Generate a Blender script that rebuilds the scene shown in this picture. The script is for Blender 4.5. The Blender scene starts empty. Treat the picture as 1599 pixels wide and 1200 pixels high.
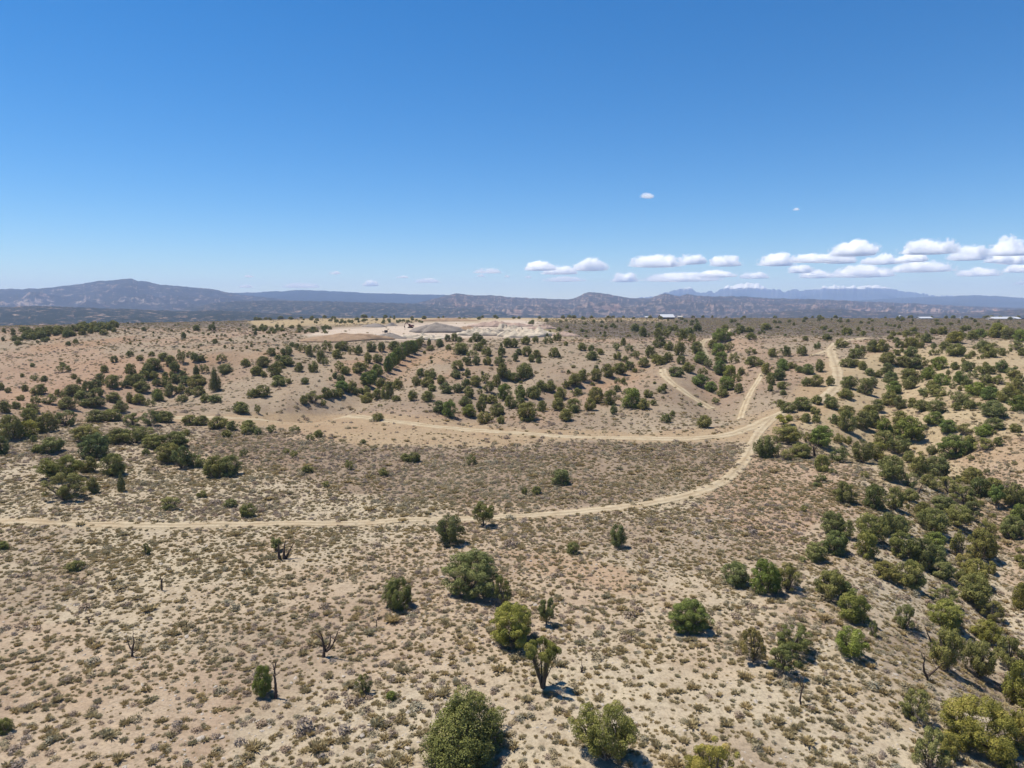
import bpy, math, random
import numpy as np
from mathutils import Vector

# ------------------------------------------------------------------ camera, world, sun, exposure
scene = bpy.context.scene
COL = scene.collection
FPX, CXP, CYP = 1067.0, 799.5, 600.0          # focal length and centre in pixels of the 1599 x 1200 photograph
PITCH = math.atan(124.0 / FPX)                # horizon sits at row 476
ZC = 26.0                                     # drone height over the near flat
cam_d = bpy.data.cameras.new('camera')
cam_d.sensor_width = 36.0
cam_d.lens = 36.0 * FPX / 1599.0
cam_d.clip_start = 0.5
cam_d.clip_end = 90000.0
cam = bpy.data.objects.new('camera', cam_d)
cam.location = (0, 0, ZC)
cam.rotation_euler = (math.pi / 2 - PITCH, 0, 0)
COL.objects.link(cam)
scene.camera = cam

SUN_EL = math.radians(66.0)
SH = np.array([1.0, -0.42]); SH /= np.hypot(*SH)          # direction in which shadows fall
SUN_DIR = np.array([-SH[0] * math.cos(SUN_EL), -SH[1] * math.cos(SUN_EL), math.sin(SUN_EL)])
world = bpy.data.worlds.new('World'); scene.world = world
world.use_nodes = True
wn = world.node_tree
bg = wn.nodes['Background']
sky = wn.nodes.new('ShaderNodeTexSky')
sky.sky_type = 'NISHITA'
sky.sun_disc = False
sky.sun_elevation = SUN_EL
sky.sun_rotation = math.atan2(SUN_DIR[0], SUN_DIR[1])
sky.altitude = 2500.0
sky.air_density = 1.2
sky.dust_density = 0.0
sky.ozone_density = 6.0
hs = wn.nodes.new('ShaderNodeHueSaturation'); hs.inputs['Saturation'].default_value = 1.31      # the camera's vivid colour
wn.links.new(sky.outputs[0], hs.inputs['Color']); wn.links.new(hs.outputs[0], bg.inputs[0])
bg.inputs[1].default_value = 0.095
sun_d = bpy.data.lights.new('sun', 'SUN')
sun_d.energy = 5.0
sun_d.angle = math.radians(0.53)
sun_d.color = (1.0, 0.955, 0.88)
sun = bpy.data.objects.new('sun', sun_d)
sun.rotation_euler = Vector(SUN_DIR).to_track_quat('Z', 'Y').to_euler()
COL.objects.link(sun)
scene.view_settings.view_transform = 'Standard'
scene.view_settings.look = 'None'
scene.view_settings.exposure = 0.45
scene.view_settings.gamma = 1.0
scene.view_settings.use_curve_mapping = False
scene.render.engine = 'CYCLES'
scene.cycles.max_bounces = 68
scene.cycles.diffuse_bounces = 3
scene.cycles.transparent_max_bounces = 12
scene.cycles.volume_bounces = 64
scene.cycles.use_denoising = True

# ------------------------------------------------------------------ helpers
def link(o, parent=None):
    COL.objects.link(o)
    if parent is not None:
        o.parent = parent
    return o

def tag(o, label=None, cat=None, group=None, kind=None):
    if label: o['label'] = label
    if cat: o['category'] = cat
    if group: o['group'] = group
    if kind: o['kind'] = kind
    return o

def mesh_np(name, verts, faces, mat=None, smooth=False, attrs=None, loops=None):
    """verts (n,3), faces (m,k) arrays of one polygon size"""
    me = bpy.data.meshes.new(name)
    verts = np.asarray(verts, np.float32); faces = np.asarray(faces, np.int32)
    n, k = faces.shape
    me.vertices.add(len(verts)); me.vertices.foreach_set('co', verts.ravel())
    me.loops.add(n * k); me.loops.foreach_set('vertex_index', faces.ravel())
    me.polygons.add(n)
    me.polygons.foreach_set('loop_start', np.arange(0, n * k, k, dtype=np.int32))
    me.polygons.foreach_set('use_smooth', np.full(n, bool(smooth)))
    if attrs:
        for an, (typ, dom, data) in attrs.items():
            a = me.attributes.new(an, typ, dom)
            key = 'color' if 'COLOR' in typ else ('vector' if typ == 'FLOAT_VECTOR' else 'value')
            a.data.foreach_set(key, np.asarray(data).ravel())
    me.update(calc_edges=True)
    me.validate()
    if mat: me.materials.append(mat)
    return me

def _hash(ix, iy, seed):
    h = (ix.astype(np.int64) * 374761393 + iy.astype(np.int64) * 668265263 + seed * 1442695041) & 0xFFFFFFFF
    h = ((h ^ (h >> 13)) * 1274126177) & 0xFFFFFFFF
    h = (h ^ (h >> 16)) & 0xFFFFFFFF
    return h.astype(np.float64) / 4294967295.0

def noise2(x, y, seed=0):
    x = np.asarray(x, float); y = np.asarray(y, float)
    ix = np.floor(x); iy = np.floor(y); fx = x - ix; fy = y - iy
    fx = fx * fx * fx * (fx * (fx * 6 - 15) + 10); fy = fy * fy * fy * (fy * (fy * 6 - 15) + 10)
    a = _hash(ix, iy, seed); b = _hash(ix + 1, iy, seed); c = _hash(ix, iy + 1, seed); d = _hash(ix + 1, iy + 1, seed)
    return (a + (b - a) * fx + (c - a) * fy + (a - b - c + d) * fx * fy) * 2 - 1

def fbm(x, y, octs=4, seed=0, gain=0.5):
    s = 0; amp = 1; tot = 0
    for i in range(octs):
        s = s + amp * noise2(x * 2 ** i + 17.3 * i, y * 2 ** i - 9.1 * i, seed + i); tot += amp; amp *= gain
    return s / tot

def ridged(x, y, octs=5, seed=0):
    s = 0; amp = 1; tot = 0
    for i in range(octs):
        s = s + amp * (1 - np.abs(noise2(x * 2 ** i + 5.7 * i, y * 2 ** i + 3.3 * i, seed + i))) ** 2; tot += amp; amp *= 0.5
    return s / tot

CT, ST = math.cos(PITCH), math.sin(PITCH)
def ray(px, py):
    dx = (px - CXP) / FPX; dy = (CYP - py) / FPX
    return np.array([dx, CT + dy * ST, -ST + dy * CT])
def project(x, y, z):
    """world -> photograph pixels, for laying out materials and depths at build time"""
    zr = z - ZC
    dep = y * CT - zr * ST
    up = y * ST + zr * CT
    dep = np.maximum(dep, 1e-3)
    return CXP + FPX * x / dep, CYP - FPX * up / dep

# ------------------------------------------------------------------ relief: depth estimates, per column of the view, turned into a height table
COLS = {
 -150: [(1200, 35), (1000, 50), (850, 71), (760, 92), (700, 112), (665, 126), (640, 150), (600, 205), (560, 255), (530, 305), (516, 350), (512, 420)],
 0:    [(1200, 35), (1000, 50), (850, 71), (760, 93), (700, 114), (665, 130), (640, 155), (600, 205), (560, 255), (530, 305), (514, 350), (509, 430)],
 200:  [(1200, 36), (1000, 50.5), (850, 72), (750, 98), (690, 122), (655, 146), (620, 180), (580, 216), (550, 250), (520, 318), (507, 420), (503, 520)],
 400:  [(1200, 36), (1000, 50.5), (850, 72), (750, 100), (690, 127), (660, 148), (620, 174), (580, 204), (550, 240), (525, 300), (508, 430), (500, 590)],
 650:  [(1200, 36), (1000, 50.5), (850, 72.5), (750, 101), (690, 129), (660, 150), (620, 174), (580, 200), (550, 230), (533, 268), (520, 335), (508, 440), (499, 610)],
 850:  [(1200, 36), (1000, 50), (850, 72), (750, 100), (690, 128), (655, 150), (620, 172), (580, 198), (550, 228), (535, 258), (520, 330), (508, 430), (499, 610)],
 1100: [(1200, 36), (1000, 50), (850, 71), (750, 98), (690, 125), (650, 149), (610, 174), (575, 202), (550, 230), (530, 278), (515, 360), (500, 590)],
 1300: [(1200, 36.5), (1000, 49.5), (850, 69.5), (750, 94), (690, 116), (650, 136), (610, 160), (570, 190), (545, 220), (530, 262), (515, 350), (501, 590)],
 1500: [(1200, 37), (1000, 49.5), (850, 68), (750, 90), (690, 110), (650, 127), (610, 148), (570, 178), (545, 207), (525, 262), (511, 370), (501, 590)],
 1750: [(1200, 37), (1000, 50), (850, 69), (750, 91), (690, 110), (650, 127), (610, 148), (570, 176), (545, 205), (525, 260), (511, 370), (501, 590)],
}
LY = np.linspace(math.log(25), math.log(17000), 420)
UU = np.linspace(-1.3, 1.3, 131)
def build_table():
    cu = []; prof = []
    for px, pts in COLS.items():
        ys = [25.0]; zs = [-26.0]
        for py, Y in pts:
            r = ray(px, py); ys.append(Y); zs.append(Y * r[2] / r[1])
        zl = zs[-1]; yl = ys[-1]
        if px >= 300:
            ys += [720, 800, 1000, 1400, 17000]; zs += [zl - 0.3, zl - 3, -38, -75, -78]
        else:
            ys += [yl + 90, yl + 220, yl + 480, 1500, 17000]; zs += [zl - 5, zl - 22, -52, -78, -78]
        cu.append((px - CXP) / FPX / CT); prof.append(np.interp(LY, np.log(ys), zs))
    prof = np.array(prof)
    T = np.array([np.interp(UU, cu, prof[:, j]) for j in range(len(LY))]).T      # (u, lnY)
    def sm(A, ax, s):
        r = int(3 * s) + 1; k = np.exp(-0.5 * (np.arange(-r, r + 1) / s) ** 2); k /= k.sum()
        P = np.pad(A, [(r, r) if a == ax else (0, 0) for a in range(2)], mode='edge')
        return np.apply_along_axis(lambda v: np.convolve(v, k, 'valid'), ax, P)
    return sm(sm(T, 0, 4.0), 1, 3.5)
TAB = build_table()
def z_base(x, y):
    x = np.asarray(x, float); y = np.asarray(y, float)
    yy = np.maximum(y, 25.0)
    fu = np.clip((x / yy - UU[0]) / (UU[1] - UU[0]), 0, len(UU) - 1.001)
    fl = np.clip((np.log(yy) - LY[0]) / (LY[1] - LY[0]), 0, len(LY) - 1.001)
    i = fu.astype(int); j = fl.astype(int); a = fu - i; b = fl - j
    return (TAB[i, j] * (1 - a) * (1 - b) + TAB[i + 1, j] * a * (1 - b) + TAB[i, j + 1] * (1 - a) * b + TAB[i + 1, j + 1] * a * b)
GULLIES = []                                    # (points, depth, half width), filled below from the sight lines
def z_at(x, y):
    x = np.asarray(x, float); y = np.asarray(y, float)
    z = z_base(x, y) + ZC
    w = np.clip((y - 20) / 60, 0.25, 1) * np.clip((700 - y) / 300, 0.15, 1)
    z = z + 0.42 * w * fbm(x / 17, y / 17, 3, 11) + 0.13 * np.clip((260 - y) / 150, 0, 1) * fbm(x / 4.5, y / 4.5, 2, 21)
    z = z + 2.0 * np.clip((y - 140) / 60, 0, 1) * np.clip((330 - y) / 80, 0, 1) * fbm(x / 48 + 3.1, y / 48, 2, 17)
    # erosion furrows running down the two hill faces
    hillm = np.exp(-((y - 215) / 55) ** 2)
    z = z - 1.7 * hillm * np.clip(ridged(x / 34 + 0.25 * y / 34, y / 120, 2, 31) - 0.62, 0, 1) * 2.0
    for L, dep, hw in GULLIES:
        m = (x > L[:, 0].min() - 3 * hw) & (x < L[:, 0].max() + 3 * hw) & (y > L[:, 1].min() - 3 * hw) & (y < L[:, 1].max() + 3 * hw)
        if not np.any(m): continue
        xs = x[m] if x.ndim else x; ys = y[m] if y.ndim else y
        d2 = np.full(np.shape(xs), 1e9)
        for q in L: d2 = np.minimum(d2, (xs - q[0]) ** 2 + (ys - q[1]) ** 2)
        cut = dep * np.exp(-d2 / (hw * hw))
        if x.ndim: z[m] = z[m] - cut
        else: z = z - cut
    far = np.clip((y - 1300) / 1500, 0, 1)
    z = z + far * (14 * fbm(x / 420, y / 420, 4, 41))
    return z
def P(px, py, ymax=3000.0):
    """where the sight line through a pixel meets the relief"""
    r = ray(px, py)
    Y = np.exp(np.linspace(math.log(22), math.log(ymax), 2600))
    x = Y * r[0] / r[1]; z = ZC + Y * r[2] / r[1]
    h = z_at(x, Y)
    k = np.nonzero(z <= h)[0]
    k = int(k[0]) if len(k) else int(np.argmin(z - h))
    if k > 0:
        a = (z - h)[k - 1]; b = (z - h)[k]
        t = a / (a - b) if a > b else 1.0
        Yk = Y[k - 1] + (Y[k] - Y[k - 1]) * min(max(t, 0), 1)
    else:
        Yk = Y[0]
    xk = Yk * r[0] / r[1]
    return np.array([xk, Yk, float(z_at(xk, Yk))])
def gully(pts, dep, hw):
    L = np.array([P(a, b)[:2] for a, b in pts]); out = []
    for i in range(len(L) - 1):
        n = max(2, int(np.linalg.norm(L[i + 1] - L[i]) / (hw * 0.5)))
        out += [L[i] + (L[i + 1] - L[i]) * t for t in np.arange(n) / n]
    return np.array(out + [L[-1]]), dep, hw
GULLIES += [gully(*g) for g in (
    ([(668, 532), (640, 553), (612, 577), (575, 604), (530, 620), (480, 636)], 4.4, 9.0),
    ([(1120, 532), (1128, 560), (1130, 590), (1118, 616), (1128, 636)], 3.6, 8.0),
    ([(800, 590), (775, 615), (745, 648)], 2.4, 7.0),
    ([(1000, 566), (950, 590), (890, 606), (850, 625)], 2.4, 7.0),
    ([(330, 565), (270, 600), (200, 625), (110, 640)], 4.0, 12.0),
    ([(1640, 1000), (1580, 900), (1572, 800), (1560, 745), (1510, 705), (1440, 665)], 5.0, 9.0),
    ([(1440, 560), (1400, 590), (1385, 640), (1340, 690)], 3.2, 8.0))]
def depth_of(p):
    return p[1] * CT - (p[2] - ZC) * ST

def in_poly(px, py, poly):
    poly = np.asarray(poly, float); ins = np.zeros(np.shape(px), bool)
    n = len(poly); j = n - 1
    for i in range(n):
        xi, yi = poly[i]; xj, yj = poly[j]
        c = ((yi > py) != (yj > py)) & (px < (xj - xi) * (py - yi) / (yj - yi + 1e-12) + xi)
        ins ^= c; j = i
    return ins

# tracks, as rows of pixels turned into ground points
TRACKS = {
 'near': (1.75, [(-90, 812), (0, 815), (100, 818), (240, 822), (330, 820), (430, 818), (600, 815), (680, 812), (790, 807), (880, 803), (960, 795), (1030, 785), (1080, 773), (1115, 760), (1140, 745), (1155, 730), (1167, 712), (1174, 695), (1181, 680), (1195, 664), (1212, 650)]),
 'far': (2.6, [(258, 653), (330, 652), (400, 656), (500, 658), (590, 656), (620, 659), (680, 667), (760, 674), (850, 680), (950, 684), (1050, 686), (1110, 684), (1150, 677), (1185, 663), (1213, 648), (1245, 637), (1280, 626), (1300, 613), (1308, 600), (1308, 585), (1305, 570), (1300, 557), (1296, 546), (1304, 537), (1320, 532), (1352, 528)]),
 'hill': (2.0, [(1035, 577), (1036, 585), (1044, 594), (1055, 603), (1072, 615), (1092, 627), (1112, 639)]),
 'grove': (2.2, [(1141, 514), (1120, 528), (1100, 532), (1094, 538), (1100, 548), (1106, 560)]),
 'faint': (1.4, [(1190, 583), (1182, 598), (1170, 617), (1160, 640), (1156, 655)]),
 'spur': (1.7, [(1296, 546), (1284, 551), (1268, 556)]),
}
def smooth_line(pts, step):
    pts = np.array(pts, float)
    for _ in range(3):                                  # Chaikin corner cutting
        q = pts[:-1] * 0.75 + pts[1:] * 0.25; r = pts[:-1] * 0.25 + pts[1:] * 0.75
        pts = np.vstack([pts[:1], np.stack([q, r], 1).reshape(-1, pts.shape[1]), pts[-1:]])
    d = np.r_[0, np.cumsum(np.linalg.norm(np.diff(pts, axis=0), axis=1))]
    s = np.linspace(0, d[-1], max(4, int(d[-1] / step)))
    return np.stack([np.interp(s, d, pts[:, k]) for k in range(pts.shape[1])], 1)
TRACK_XY = {k: (w, smooth_line([P(a, b)[:2] for a, b in pts], 0.7)) for k, (w, pts) in TRACKS.items()}
def track_dist(x, y):
    """distance to the nearest track edge (negative inside)"""
    x = np.asarray(x, float); y = np.asarray(y, float)
    best = np.full(x.shape, 1e3)
    for k, (w, L) in TRACK_XY.items():
        lo = L.min(0) - 12; hi = L.max(0) + 12
        m = (x > lo[0]) & (x < hi[0]) & (y > lo[1]) & (y < hi[1])
        idx = np.nonzero(m.ravel())[0]
        if not len(idx): continue
        xs = x.ravel()[idx]; ys = y.ravel()[idx]
        Ls = L[::3]
        d = np.full(len(idx), 1e6)
        for c in range(0, len(Ls), 40):
            q = Ls[c:c + 40]
            d = np.minimum(d, ((xs[:, None] - q[None, :, 0]) ** 2 + (ys[:, None] - q[None, :, 1]) ** 2).min(1))
        d = np.sqrt(d) - w / 2
        b = best.ravel(); b[idx] = np.minimum(b[idx], d); best = b.reshape(x.shape)
    return best

# ------------------------------------------------------------------ soil zones (photograph outlines, carried to the ground)
Z_CLEAR = [(230, 648), (420, 645), (600, 648), (850, 670), (1000, 676), (1120, 668), (1200, 642), (1300, 560), (1318, 600), (1290, 640), (1200, 690), (1150, 692), (1000, 692), (850, 690), (760, 698), (600, 697), (530, 690), (470, 672), (300, 664)]
Z_SAGE = [(330, 668), (520, 694), (760, 702), (900, 694), (1130, 690), (1160, 705), (1120, 745), (1020, 772), (860, 792), (700, 790), (560, 770), (420, 730), (300, 700)]
Z_QUARRY = [(470, 524), (520, 513), (600, 509), (700, 503), (820, 499), (850, 504), (830, 512), (860, 520), (880, 528), (800, 527), (700, 529), (620, 533), (560, 527)]
Z_FIELD = [(380, 500), (700, 492), (1050, 492), (1060, 503), (860, 503), (640, 506), (400, 512)]
Z_GRASSY = [(830, 505), (880, 514), (890, 530), (840, 518)]
Z_PLATEAU = [(840, 500), (1000, 490), (1700, 480), (1700, 520), (1500, 518), (1330, 528), (1150, 522), (1000, 530), (900, 526)]
Z_PINKL = [(-100, 560), (120, 545), (240, 560), (220, 640), (60, 640), (-100, 640)]
Z_PINKN = [(-200, 960), (330, 1010), (420, 1080), (330, 1260), (-200, 1260)]
Z_RIGHT = [(1230, 640), (1310, 560), (1420, 545), (1700, 520), (1700, 760), (1560, 720), (1420, 770), (1300, 720)]
Z_PINKR = [(1100, 720), (1240, 700), (1330, 740), (1370, 790), (1240, 840), (1080, 800)]
Z_GULLYR = [(1480, 700), (1700, 660), (1700, 960), (1560, 930), (1540, 800)]
Z_BURN = [(800, 860), (900, 862), (985, 895), (1000, 920), (930, 915), (830, 890)]
SOIL = dict(near=(0.49, 0.405, 0.285), pink=(0.40, 0.265, 0.18), hill=(0.35, 0.272, 0.192), clear=(0.42, 0.305, 0.185), sage=(0.285, 0.21, 0.15),
            quarry=(0.60, 0.49, 0.385), field=(0.46, 0.35, 0.195), plateau=(0.158, 0.128, 0.105), right=(0.45, 0.35, 0.215), burn=(0.39, 0.235, 0.135),
            grassy=(0.28, 0.235, 0.115), valley=(0.12, 0.10, 0.075))
def soft(px, py, poly, jx, jy):
    m = 0
    for k in range(5):
        a = k * 1.2566
        m = m + in_poly(px + jx * (1 + 0.3 * k) + 7 * math.cos(a), py + jy * (1 + 0.2 * k) + 2.2 * math.sin(a), poly)
    return m / 5.0
def soil(x, y, z):
    px, py = project(x, y, z)
    s = np.clip(60 / np.maximum(y, 30), 0.08, 1.3)
    jx = 40 * s * fbm(x / 9, y / 9, 3, 51); jy = 16 * s * s * fbm(x / 9 + 40, y / 9, 3, 52) + 2.0 * fbm(x / 14, y / 30, 2, 53)
    c = np.empty(x.shape + (3,)); c[:] = SOIL['near']
    def mix(name, m):
        m = np.clip(m, 0, 1)[..., None]; c[:] = c * (1 - m) + np.array(SOIL[name]) * m
    t = lambda a, b, v: np.clip((v - a) / (b - a), 0, 1)
    mix('hill', t(100, 150, y) * 0.95)
    mix('pink', np.where(y < 110, 0.4, 0.55) * t(0.0, 0.3, fbm(x / 22, y / 30, 3, 61)))
    mix('sage', 0.55 * t(0.1, 0.4, fbm(x / 16, y / 24, 4, 63)))
    mix('burn', 0.5 * t(0.25, 0.5, fbm(x / 30, y / 40, 4, 65)) * t(110, 170, y))
    mix('pink', 0.6 * soft(px, py, Z_PINKL, jx, jy)); mix('pink', 0.4 * soft(px, py, Z_PINKN, jx, jy)); mix('pink', 0.7 * soft(px, py, Z_PINKR, jx, jy))
    mix('right', soft(px, py, Z_RIGHT, jx, jy)); mix('pink', 0.5 * soft(px, py, Z_GULLYR, jx, jy))
    mix('sage', 0.85 * soft(px, py, Z_SAGE, jx, jy))
    mix('clear', 0.8 * soft(px, py, Z_CLEAR, jx, jy))
    mix('burn', 0.42 * soft(px, py, Z_BURN, jx, jy))
    mix('plateau', t(330, 420, y) * 0.8)
    mix('plateau', soft(px, py, Z_PLATEAU, jx, jy))
    mix('field', soft(px, py, Z_FIELD, jx, jy) * 0.9)
    mix('grassy', soft(px, py, Z_GRASSY, jx, jy))
    mix('quarry', soft(px, py, Z_QUARRY, jx, jy))
    mix('valley', t(740, 900, y))
    return c
def shrub_density(x, y):
    z = z_at(x, y); px, py = project(x, y, z)
    s = np.clip(60 / np.maximum(y, 30), 0.08, 1.3)
    jx = 40 * s * fbm(x / 9, y / 9, 3, 51); jy = 16 * s * s * fbm(x / 9 + 40, y / 9, 3, 52)
    d = np.interp(y, [25, 45, 60, 85, 110, 140, 170, 300, 420, 620, 720], [5.0, 7.0, 9.6, 10.0, 5.8, 1.2, 0.32, 0.18, 0.10, 0.07, 0.0])
    d = d * np.clip(0.85 + 0.75 * fbm(x / 5, y / 5, 4, 71), 0.15, 1.6)
    d = np.where(soft(px, py, Z_SAGE, jx, jy) > 0.5, np.maximum(d, 2.8), d)
    d = d * (1 - 0.8 * soft(px, py, Z_CLEAR, jx, jy)) * (1 - 0.97 * (soft(px, py, Z_QUARRY, jx, jy) > 0.1)) * (1 - 0.93 * soft(px, py, Z_FIELD, jx, jy))
    d = d * (1 - 0.5 * soft(px, py, Z_RIGHT, jx, jy)) * (1 - 0.12 * soft(px, py, Z_PINKN, jx, jy)) * (1 - 0.25 * soft(px, py, Z_BURN, jx, jy))
    d = d + 0.05 * soft(px, py, Z_PLATEAU, jx, jy)
    td = track_dist(x, y)
    td = td + 0.45 * noise2(x / 1.6, y / 1.6, 77)
    return np.where(td < -0.1, 0.0, np.where(td < 0.7, d * 0.55, d))

# ------------------------------------------------------------------ materials
def newmat(name):
    m = bpy.data.materials.new(name); m.use_nodes = True
    nt = m.node_tree; nt.nodes.clear()
    out = nt.nodes.new('ShaderNodeOutputMaterial')
    return m, nt, out
def N(nt, typ, **kw):
    n = nt.nodes.new(typ)
    for k, v in kw.items(): setattr(n, k, v)
    return n
def mixc(nt, a, b, fac, mode='MIX'):
    n = N(nt, 'ShaderNodeMix', data_type='RGBA', blend_type=mode)
    for sock, v in ((n.inputs[0], fac), (n.inputs[6], a), (n.inputs[7], b)):
        if isinstance(v, bpy.types.NodeSocket): nt.links.new(v, sock)
        elif isinstance(v, (tuple, list)): sock.default_value = tuple(v) + (1.0,) if len(v) == 3 else v
        else: sock.default_value = v
    return n.outputs[2]
def ntex(nt, vec, scale, detail=3.0, rough=0.55):
    n = N(nt, 'ShaderNodeTexNoise'); n.inputs['Scale'].default_value = scale; n.inputs['Detail'].default_value = detail; n.inputs['Roughness'].default_value = rough
    if vec is not None: nt.links.new(vec, n.inputs['Vector'])
    return n.outputs['Fac']
def ramp(nt, fac, stops):
    n = N(nt, 'ShaderNodeValToRGB'); cr = n.color_ramp
    while len(cr.elements) < len(stops): cr.elements.new(0.5)
    for e, (p, c) in zip(cr.elements, stops):
        e.position = p; e.color = tuple(c) + (1.0,) if len(c) == 3 else c
    nt.links.new(fac, n.inputs[0]); return n.outputs[0]
def gray(v): return (v, v, v)
ALB = 0.74                                      # the colours below were read off the picture; this brings them down to reflectances
def principled(nt, out, col, rough=0.9, bump=None, bstr=0.4, bdist=0.05, spec=0.15):
    col = mixc(nt, col, gray(ALB), 1.0, 'MULTIPLY')
    p = N(nt, 'ShaderNodeBsdfPrincipled')
    p.inputs['Roughness'].default_value = rough; p.inputs['Specular IOR Level'].default_value = spec
    if isinstance(col, bpy.types.NodeSocket): nt.links.new(col, p.inputs['Base Color'])
    else: p.inputs['Base Color'].default_value = tuple(col) + (1.0,)
    if bump is not None:
        b = N(nt, 'ShaderNodeBump'); b.inputs['Strength'].default_value = bstr; b.inputs['Distance'].default_value = bdist
        nt.links.new(bump, b.inputs['Height']); nt.links.new(b.outputs[0], p.inputs['Normal'])
    nt.links.new(p.outputs[0], out.inputs[0]); return p

def mat_ground():
    m, nt, out = newmat('desert_soil')
    att = N(nt, 'ShaderNodeAttribute', attribute_name='soil')
    geo = N(nt, 'ShaderNodeNewGeometry'); v = geo.outputs['Position']
    fine = ntex(nt, v, 5.5, 4, 0.7); mid = ntex(nt, v, 0.9, 4, 0.65); big = ntex(nt, v, 0.13, 3, 0.6)
    c = mixc(nt, att.outputs['Color'], ramp(nt, fine, [(0.30, gray(0.70)), (0.5, gray(1.0)), (0.72, gray(1.16))]), 1.0, 'MULTIPLY')
    c = mixc(nt, c, ramp(nt, mid, [(0.28, (0.78, 0.74, 0.70)), (0.5, gray(1.0)), (0.7, (1.10, 1.09, 1.05))]), 0.9, 'MULTIPLY')
    c = mixc(nt, c, ramp(nt, big, [(0.3, (0.90, 0.84, 0.80)), (0.55, gray(1.0)), (0.75, (1.06, 1.05, 1.0))]), 0.8, 'MULTIPLY')
    # dried litter and small pale stones
    vo = N(nt, 'ShaderNodeTexVoronoi'); vo.inputs['Scale'].default_value = 3.2; nt.links.new(v, vo.inputs['Vector'])
    st = ramp(nt, vo.outputs['Distance'], [(0.0, gray(1)), (0.16, gray(1)), (0.22, gray(0))])
    pick = ramp(nt, ntex(nt, v, 1.7, 2), [(0.52, gray(0)), (0.6, gray(0.55))])
    k = N(nt, 'ShaderNodeMath', operation='MULTIPLY'); nt.links.new(st, k.inputs[0]); nt.links.new(pick, k.inputs[1])
    c = mixc(nt, c, (0.48, 0.42, 0.34), k.outputs[0])
    lit = ramp(nt, ntex(nt, v, 2.6, 5, 0.75), [(0.50, gray(0)), (0.66, gray(0.62))])
    c = mixc(nt, c, (0.22, 0.172, 0.11), lit)
    principled(nt, out, c, 0.95, fine, 0.5, 0.05, 0.05)
    return m
def mat_simple(name, col, var=0.25, scale=4.0, rough=0.85, bstr=0.3, bdist=0.03, spec=0.1):
    m, nt, out = newmat(name)
    tc = N(nt, 'ShaderNodeTexCoord'); f = ntex(nt, tc.outputs['Object'], scale, 4, 0.65)
    c = mixc(nt, col, ramp(nt, f, [(0.3, gray(1 - var)), (0.5, gray(1.0)), (0.72, gray(1 + var * 0.7))]), 1.0, 'MULTIPLY')
    principled(nt, out, c, rough, f, bstr, bdist, spec)
    return m
def mat_leaf(name, base, stops, trans=0.18):
    """foliage: the object's own colour times a leaf-by-leaf tint"""
    m, nt, out = newmat(name)
    oi = N(nt, 'ShaderNodeObjectInfo')
    att = N(nt, 'ShaderNodeAttribute', attribute_name='tint')
    c = ramp(nt, att.outputs['Fac'], stops)
    c = mixc(nt, c, ramp(nt, oi.outputs['Random'], [(0.0, (0.82, 0.86, 0.9)), (0.35, (1.0, 0.98, 0.9)), (0.7, (1.12, 1.04, 0.9)), (1.0, (0.9, 0.98, 1.05))]), 1.0, 'MULTIPLY')
    if base == 'object': c = mixc(nt, c, oi.outputs['Color'], 1.0, 'MULTIPLY')
    c = mixc(nt, c, gray(ALB + 0.04), 1.0, 'MULTIPLY')
    d = N(nt, 'ShaderNodeBsdfPrincipled'); d.inputs['Roughness'].default_value = 0.75; d.inputs['Specular IOR Level'].default_value = 0.12
    nt.links.new(c, d.inputs['Base Color'])
    t = N(nt, 'ShaderNodeBsdfTranslucent'); nt.links.new(c, t.inputs[0])
    mx = N(nt, 'ShaderNodeMixShader'); mx.inputs[0].default_value = trans
    nt.links.new(d.outputs[0], mx.inputs[1]); nt.links.new(t.outputs[0], mx.inputs[2]); nt.links.new(mx.outputs[0], out.inputs[0])
    return m
M = {}
M['ground'] = mat_ground()
M['leaf'] = mat_leaf('juniper_foliage', 'object', [(0.0, (0.129, 0.139, 0.047)), (0.45, (0.264, 0.264, 0.086)), (0.8, (0.393, 0.367, 0.126)), (1.0, (0.489, 0.406, 0.208))], 0.15)
M['bark'] = mat_simple('juniper_bark', (0.17, 0.13, 0.10), 0.4, 9.0)
M['deadwood'] = mat_simple('weathered_dead_wood', (0.12, 0.085, 0.065), 0.45, 8.0)
M['twig'] = mat_simple('grey_dead_twigs', (0.36, 0.31, 0.27), 0.35, 8.0)
M['sage'] = mat_leaf('sagebrush_leaves', '', [(0.0, (0.271, 0.224, 0.147)), (0.5, (0.421, 0.355, 0.235)), (1.0, (0.543, 0.469, 0.323))], 0.25)
M['grass'] = mat_leaf('dry_bunchgrass', '', [(0.0, (0.316, 0.242, 0.128)), (0.5, (0.474, 0.383, 0.211)), (1.0, (0.606, 0.504, 0.301))], 0.3)
M['mauve'] = mat_leaf('mauve_brush_twigs', '', [(0.0, (0.242, 0.182, 0.141)), (0.5, (0.370, 0.285, 0.226)), (1.0, (0.498, 0.397, 0.316))], 0.2)
M['stone'] = mat_simple('pale_sandstone', (0.50, 0.43, 0.35), 0.25, 6.0)
M['track'] = None
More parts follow.
